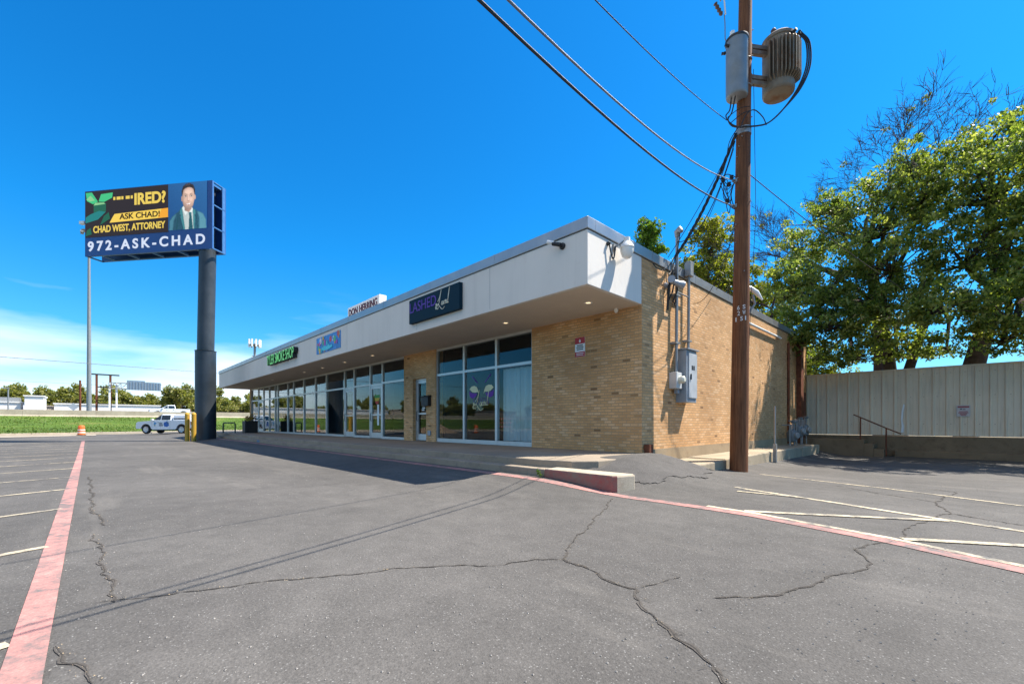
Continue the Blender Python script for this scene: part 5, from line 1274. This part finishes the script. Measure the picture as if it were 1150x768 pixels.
def leafy_tree(name, base, trunk, lobes, label, leafm, nclump, per, size, seed, sp=(.75, .75, .45), group=None, cat_='tree', near=None):
    # trunk: list of stems [(points, radii)], lobes: ellipsoids that the leaf clumps fill
    R = random.Random(seed); o = thing(name, base, label, cat_, group)
    b = MB(); forks = []
    for pts, rd in trunk:
        b.tube(pts, rd, 12, 0, True); forks.append((Vector(pts[-1]), rd[-1])); forks.append((Vector(pts[len(pts)//2+1]), rd[len(pts)//2+1]))
    cl = []; tot = sum(w for *_, w in lobes)
    if near:   # crowns lean out over the fence towards the lot
        L2 = []
        for (c, rx, w) in lobes:
            f = R.uniform(*near); L2.append(((c[0]*f, c[1]*f, 1.05+(c[2]-1.05)*f), tuple(q*f for q in rx), w))
        lobes = L2
    for (c, rx, w) in lobes:
        k = max(1, int(nclump*w/tot)); c = Vector(c)
        hub = c-Vector((0, 0, rx[2]*.35))
        f, fr = min(forks, key=lambda q: (q[0]-hub).length)
        m1 = f.lerp(hub, .5)+Vector((R.gauss(0, .3), R.gauss(0, .3), R.uniform(.0, .5)))
        b.tube([f, f.lerp(m1, .5)+Vector((R.gauss(0, .15), R.gauss(0, .15), .1)), m1, hub], [fr*.75, fr*.62, fr*.5, fr*.34], 8, 0, False)
        for j in range(k):
            while True:
                v = Vector((R.uniform(-1, 1), R.uniform(-1, 1), R.uniform(-1, 1)))
                if .30 < v.length < 1.0: break
            v = v*(.70+.52*R.random())
            q = c+Vector((v.x*rx[0], v.y*rx[1], v.z*rx[2])); cl.append(q)
            if j % 3 == 0:
                mm = hub.lerp(q, .55)+Vector((R.gauss(0, .2), R.gauss(0, .2), R.gauss(.1, .2)))
                b.tube([hub, mm, q], [max(.02, fr*.2), .022, .008], 4, 0, False)
    b.build('trunk', BARK, o, True, ang=70)
    cs_ = np.array([tuple(q) for q in cl]); spv = np.array([[sp[0], sp[1], sp[2]]])*rng.uniform(.55, 1.35, (len(cs_), 1))
    np_mesh('crown', leafcloud(cs_, spv, per, size), 4, leafm, o)
    return o
# big shade trees behind the fence
leafy_tree('shade_tree', (-2.4, 30, 0), [([(-2.5, 30, -.6), (-2.45, 30, 3), (-2.6, 29.9, 5.2), (-2.9, 29.8, 7.0)], [.36, .30, .25, .18]), ([(-2.1, 30.2, -.6), (-2.0, 30.3, 3), (-1.5, 30.4, 5.0), (-.9, 30.4, 7.2)], [.28, .24, .20, .15])],
   [((-5.2, 28.6, 8.6), (2.2, 2.2, 2.0), 1.2), ((-3.2, 29.2, 11.4), (2.6, 2.4, 2.2), 1.5), ((-4.6, 27.6, 6.4), (1.9, 1.8, 1.3), .7), ((-1.2, 29.0, 12.6), (2.4, 2.4, 2.0), 1.2), ((-2.2, 27.0, 8.8), (2.4, 2.0, 1.9), 1.2),
    ((-.6, 28.2, 6.6), (2.0, 1.6, 1.3), .6), ((-6.6, 29.8, 6.6), (1.4, 1.6, 1.3), .4), ((-2.8, 28.2, 5.6), (1.6, 1.2, .9), .3), ((-6.9, 29.2, 9.6), (1.3, 1.5, 1.1), .35), ((-3.9, 29, 4.7), (2.0, 1.2, .7), .35), ((-.4, 29, 4.7), (1.6, 1.0, .6), .22), ((-2.0, 30, 14.2), (1.3, 1.3, .9), .3), ((-6.2, 29, 11.0), (1.6, 1.6, 1.5), .7), ((-7.0, 29, 8.8), (1.4, 1.4, 1.3), .55), ((-4.7, 29, 12.9), (1.4, 1.4, 1.2), .5), ((-2.6, 29.5, 7.2), (2.4, 1.4, 1.6), .8), ((-2.2, 29.5, 4.9), (2.2, 1.0, .9), .5), ((-5.4, 29.3, 4.9), (1.4, 1.0, .9), .3)],
   'large leafy shade tree with twin dark trunks behind the fence beside the building', LEAF_A, 800, 66, .15, 3, (.42, .42, .25), near=(.80, .96))
leafy_tree('shade_tree', (.6, 30.2, 0), [([(.2, 30.4, -.6), (.35, 30.3, 3), (.75, 30.2, 5.0), (1.3, 30.1, 7.2)], [.46, .42, .36, .26])],
   [((1.0, 28.8, 11.6), (2.6, 2.6, 2.4), 1.5), ((3.2, 28.6, 10.6), (2.8, 2.6, 2.6), 1.5), ((.2, 27.4, 8.6), (2.2, 2.0, 1.8), 1.0), ((2.6, 26.6, 7.6), (2.6, 2.2, 2.0), 1.3), ((5.2, 28.6, 9.6), (2.6, 2.6, 2.6), 1.2), ((4.6, 27.2, 6.2), (2.6, 2.0, 1.5), .9), ((2.6, 29.0, 12.8), (1.6, 1.6, 1.3), .5), ((1.6, 28.0, 5.6), (1.6, 1.4, .9), .35), ((3.4, 28.6, 4.7), (2.6, 1.4, .8), .5), ((1.0, 29.5, 14.2), (1.3, 1.2, .9), .3), ((1.0, 29.3, 6.6), (2.2, 1.4, 1.4), .7), ((4.6, 29.3, 5.0), (2.2, 1.2, 1.0), .5), ((1.4, 29.6, 5.0), (1.8, 1.0, .8), .35)],
   'large leafy shade tree with one thick leaning trunk at the right behind the fence', LEAF_A, 700, 66, .15, 5, (.44, .44, .26), near=(.78, .94))
leafy_tree('shade_tree', (-13.5, 34, 0), [([(-13.5, 34, -.6), (-13.4, 34, 4), (-13.2, 34, 8.5)], [.32, .26, .18])],
   [((-13.4, 34, 12.6), (2.4, 2.2, 2.6), 1.5), ((-15.6, 33.6, 10.8), (2.0, 2.0, 2.0), 1.0), ((-11.0, 33.6, 10.4), (2.2, 2.0, 2.2), 1.0), ((-12.8, 33.4, 15.2), (1.5, 1.5, 1.3), .5), ((-9.0, 33.4, 8.6), (1.8, 1.8, 1.8), .6)],
   'yellow green tree rising behind the roof left of the utility pole', LEAF_Y, 360, 80, .22, 9, (.55, .55, .42))
leafy_tree('small_tree', (-18.6, 34, 0), [([(-18.6, 34, -.6), (-18.5, 34, 8), (-18.4, 34, 15.5)], [.22, .16, .08])],
   [((-18.3, 34, 17.2), (1.2, 1.1, 1.2), 1.2), ((-19.0, 34, 15.7), (.7, .8, .8), .5), ((-17.6, 34, 15.4), (.7, .8, .7), .4), ((-18.4, 34, 13.0), (1.0, 1.0, 1.2), .4)],
   'slim green treetop poking above the roof corner beside the yard light', LEAF_B, 70, 75, .24, 12, (.5, .5, .4))
leafy_tree('small_tree', (-6.9, 31.0, 0), [([(-6.9, 31, -.6), (-6.8, 31, 2.0), (-6.6, 31, 4.0)], [.16, .13, .08])],
   [((-6.9, 30.6, 5.2), (1.2, 1.2, 1.2), 1.), ((-5.8, 30.2, 4.4), (1.0, 1.0, .8), .6), ((-7.8, 30.6, 6.6), (1.0, 1.0, 1.0), .5), ((-5.2, 30.0, 3.4), (1.2, 1.0, .8), .6)],
   'low bushy tree behind the fence where it meets the building', LEAF_Y, 150, 60, .16, 15, (.45, .45, .35))
def bare_tree(base, stem, rd, l, depth, label, seed, grav, spread, nleaf, dirs):
    R = random.Random(seed); o = thing('bare_tree', base, label, 'tree'); b = MB(); tips = []; allp = []
    b.tube(stem, rd, 10, 0, True)
    for (i, d, ll) in dirs: limb(b, stem[i], d, ll, rd[i]*.8, depth, tips, R, spread, grav, 6, .011, 4, allp)
    b.build('branches', mat('twig_bark', (.045, .027, .027), .9, 0, .2), o, True, ang=70)
    if nleaf:
        q = R.sample(tips, min(nleaf, len(tips))); np_mesh('crown', leafcloud(np.array([tuple(t) for t in q]), .22, 26, .15), 4, LEAF_O if nleaf < 0 else LEAF_Y, o)
    return o
bare_tree((-3.2, 33.5, 0), [(-3.2, 33.5, -.6), (-3.2, 33.5, 6), (-3.6, 33.4, 9.8), (-3.9, 33.3, 12.0)], [.4, .34, .25, .18], 3, 5, 'tall bare branched tree above the green crowns behind the fence', 21, .02, .42, 26,
   [(3, (-.9, -.2, .55), 2.8), (3, (-.3, .1, .9), 2.6), (3, (.4, -.1, .8), 2.9), (2, (-1, -.1, .5), 3.2), (2, (.9, -.2, .75), 3.7), (3, (1.1, 0, .6), 2.9)])
bare_tree((-9.0, 32.5, 0), [(-9.0, 32.5, -.6), (-8.9, 32.4, 4), (-8.7, 32.3, 7), (-8.6, 32.2, 8.6)], [.2, .17, .12, .09], 3, 4, 'thin bare twiggy tree between the pole and the green trees', 33, -.01, .45, 14,
   [(3, (-.7, -.1, .7), 2.2), (3, (.4, -.2, .9), 2.2), (2, (.8, -.2, .3), 2.4), (2, (-.9, 0, .35), 2.2), (1, (.7, -.3, .5), 2.4), (3, (.1, .1, 1), 2.2)])
# far treeline: individual copies of three trees
protos = []
def far_proto(seed, hgt, wid):
    R = random.Random(seed); o = thing('broadleaf_tree', (0, 0, 0), 'bushy olive green tree in the treeline beyond the highway', 'tree', 'trees in the far treeline')
    b = MB(); b.tube([(0, 0, 0), (.1, 0, hgt*.3), (0, .1, hgt*.6)], [.4, .3, .15], 8); 
    lob = [((R.gauss(0, wid*.4), R.gauss(0, wid*.4), hgt*R.uniform(.3, .82)), wid*R.uniform(.3, .48)) for _ in range(10)]
    for c, r in lob: b.tube([(0, 0, hgt*.35), c], [.14, .05], 5, 0, False)
    b.build('trunk', BARK, o, True)
    cs_ = []
    for c, r in lob:
        for _ in range(30):
            v = np.array([R.gauss(0, 1) for _ in range(3)]); v /= np.linalg.norm(v); cs_.append(np.array(c)+v*r*R.uniform(.55, 1.0)*np.array([1, 1, .8]))
    np_mesh('crown', leafcloud(np.array(cs_), .9, 16, .75, .1, .3), 4, LEAF_F, o)
    return o
protos = [far_proto(41, 11, 5.5), far_proto(42, 9, 6), far_proto(43, 12, 5)]
R = random.Random(77); first = [True]*3
spots = [(R.uniform(-205, -172), y+R.uniform(-1.5, 1.5)) for y in np.arange(-46, 62, 3.1)]+[(R.uniform(-175, -130), y+R.uniform(-4, 4)) for y in np.arange(-220, -50, 8)]
for i, (x, y) in enumerate(spots):
    k = R.randrange(3)
    o = protos[k] if first[k] else dup(protos[k]); first[k] = False
    s = R.uniform(.75, 1.12); o.location = (x, y, 1.6); o.rotation_euler.z = R.uniform(0, 6.28); o.scale = (s, s, s*R.uniform(.85, 1.1))
# nearer shrubs/trees right of the billboard column, behind the far end of the building
for i in range(7):
    k = i % 3; o = dup(protos[k]); o.location = (-150+R.uniform(-6, 6), 22+4.5*i, 1.4); o.rotation_euler.z = R.uniform(0, 6.28); s = R.uniform(.55, .72); o.scale = (s*1.2, s*1.2, s)

# ------------------------------------------------------------------ world, sun, camera
w = bpy.data.worlds.new('World'); S.world = w; w.use_nodes = True; t = w.node_tree; t.nodes.clear()
out = N(t, 'ShaderNodeOutputWorld'); bg = N(t, 'ShaderNodeBackground', inp={'Strength': .095})
sky = N(t, 'ShaderNodeTexSky', sky_type='NISHITA'); sky.sun_disc = False
sky.sun_elevation = math.asin(SUN.z); sky.sun_rotation = math.atan2(SUN.x, SUN.y); sky.air_density = 1.0; sky.dust_density = .4; sky.ozone_density = 3.0; sky.altitude = 200
hs = N(t, 'ShaderNodeHueSaturation', inp={'Saturation': 1.30, 'Value': 1.0, 'Hue': .497}); L(t, sky.outputs[0], hs.inputs['Color'])
tc = N(t, 'ShaderNodeTexCoord'); sep = N(t, 'ShaderNodeSeparateXYZ'); L(t, tc.outputs['Generated'], sep.inputs[0])
mp = N(t, 'ShaderNodeMapping', inp={'Scale': (1.6, 1.6, 9.0), 'Location': (.3, .1, .2)}); L(t, tc.outputs['Generated'], mp.inputs[0])
cn = noise(t, mp.outputs[0], 1.7, 6, .5)
el = ramp(t, sep.outputs['Z'], [(.0, (.46,)*3), (.09, (.33,)*3), (.17, (.10,)*3), (.26, (0,)*3)])
side = ramp(t, mathn(t, 'MULTIPLY', sep.outputs['X'], -1.), [(.86, (0, 0, 0)), (.97, (1, 1, 1))])
sm_ = mathn(t, 'ADD', cn, mathn(t, 'MULTIPLY', el.outputs[0], 1.0))
cf_ = ramp(t, sm_, [(.56, (0, 0, 0)), (1.0, (1, 1, 1))])
fac = mathn(t, 'MULTIPLY', mathn(t, 'MULTIPLY', cf_.outputs[0], side.outputs[0]), .85)
zc = ramp(t, sep.outputs['Z'], [(.0, (1, 1, 1)), (.20, (1, 1, 1)), (.32, (0, 0, 0))])
fac = mathn(t, 'MULTIPLY', fac, zc.outputs[0])
tint = ramp(t, sep.outputs['Z'], [(.0, (.62, .80, .92)), (.12, (.40, .86, 1.05)), (.34, (.15, .93, 1.18))])
hc = mixc(t, 1., hs.outputs[0], tint.outputs[0], 'MULTIPLY')
c = mixc(t, fac, hc, (7.0, 7.5, 8.2))
# bright broken clouds added high behind the camera, unseen, as neutral fill for shade
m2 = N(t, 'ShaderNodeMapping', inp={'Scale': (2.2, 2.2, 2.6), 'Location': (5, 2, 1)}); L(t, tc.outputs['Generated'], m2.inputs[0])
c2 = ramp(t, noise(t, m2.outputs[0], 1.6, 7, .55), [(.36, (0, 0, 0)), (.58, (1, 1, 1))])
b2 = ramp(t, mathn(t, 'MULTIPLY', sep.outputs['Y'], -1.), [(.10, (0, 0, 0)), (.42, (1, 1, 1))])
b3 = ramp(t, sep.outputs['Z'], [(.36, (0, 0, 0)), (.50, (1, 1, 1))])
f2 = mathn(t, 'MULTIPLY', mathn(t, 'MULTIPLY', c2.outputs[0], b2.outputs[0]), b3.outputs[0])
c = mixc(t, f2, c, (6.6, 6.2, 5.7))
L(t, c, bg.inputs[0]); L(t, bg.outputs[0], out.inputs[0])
ld = bpy.data.lights.new('sun', 'SUN'); ld.energy = 5.0; ld.angle = math.radians(.53); ld.color = (1, .93, .82)
lo = bpy.data.objects.new('sun', ld); COL.objects.link(lo); lo.rotation_euler = SUN.to_track_quat('Z', 'Y').to_euler(); lo.location = (10, 10, 40)
cd = bpy.data.cameras.new('camera'); cam = bpy.data.objects.new('camera', cd); COL.objects.link(cam); S.camera = cam
cd.sensor_width = 36; cd.lens = 484/1150*36; cd.shift_y = 91/1150; cd.clip_end = 4000; cd.clip_start = .05
cam.location = (0, 0, 1.05); cam.rotation_euler = (PI/2, 0, math.atan2(1, .965))
S.view_settings.view_transform = 'Standard'; S.view_settings.look = 'None'; S.view_settings.gamma = 1; S.view_settings.exposure = 1.1; S.view_settings.use_curve_mapping = False
S.render.engine = 'CYCLES'; S.cycles.max_bounces = 6; S.cycles.transparent_max_bounces = 12; S.cycles.use_denoising = True; S.cycles.caustics_reflective = False; S.cycles.caustics_refractive = False
for o in S.objects:
    if '_local' in o: del o['_local']
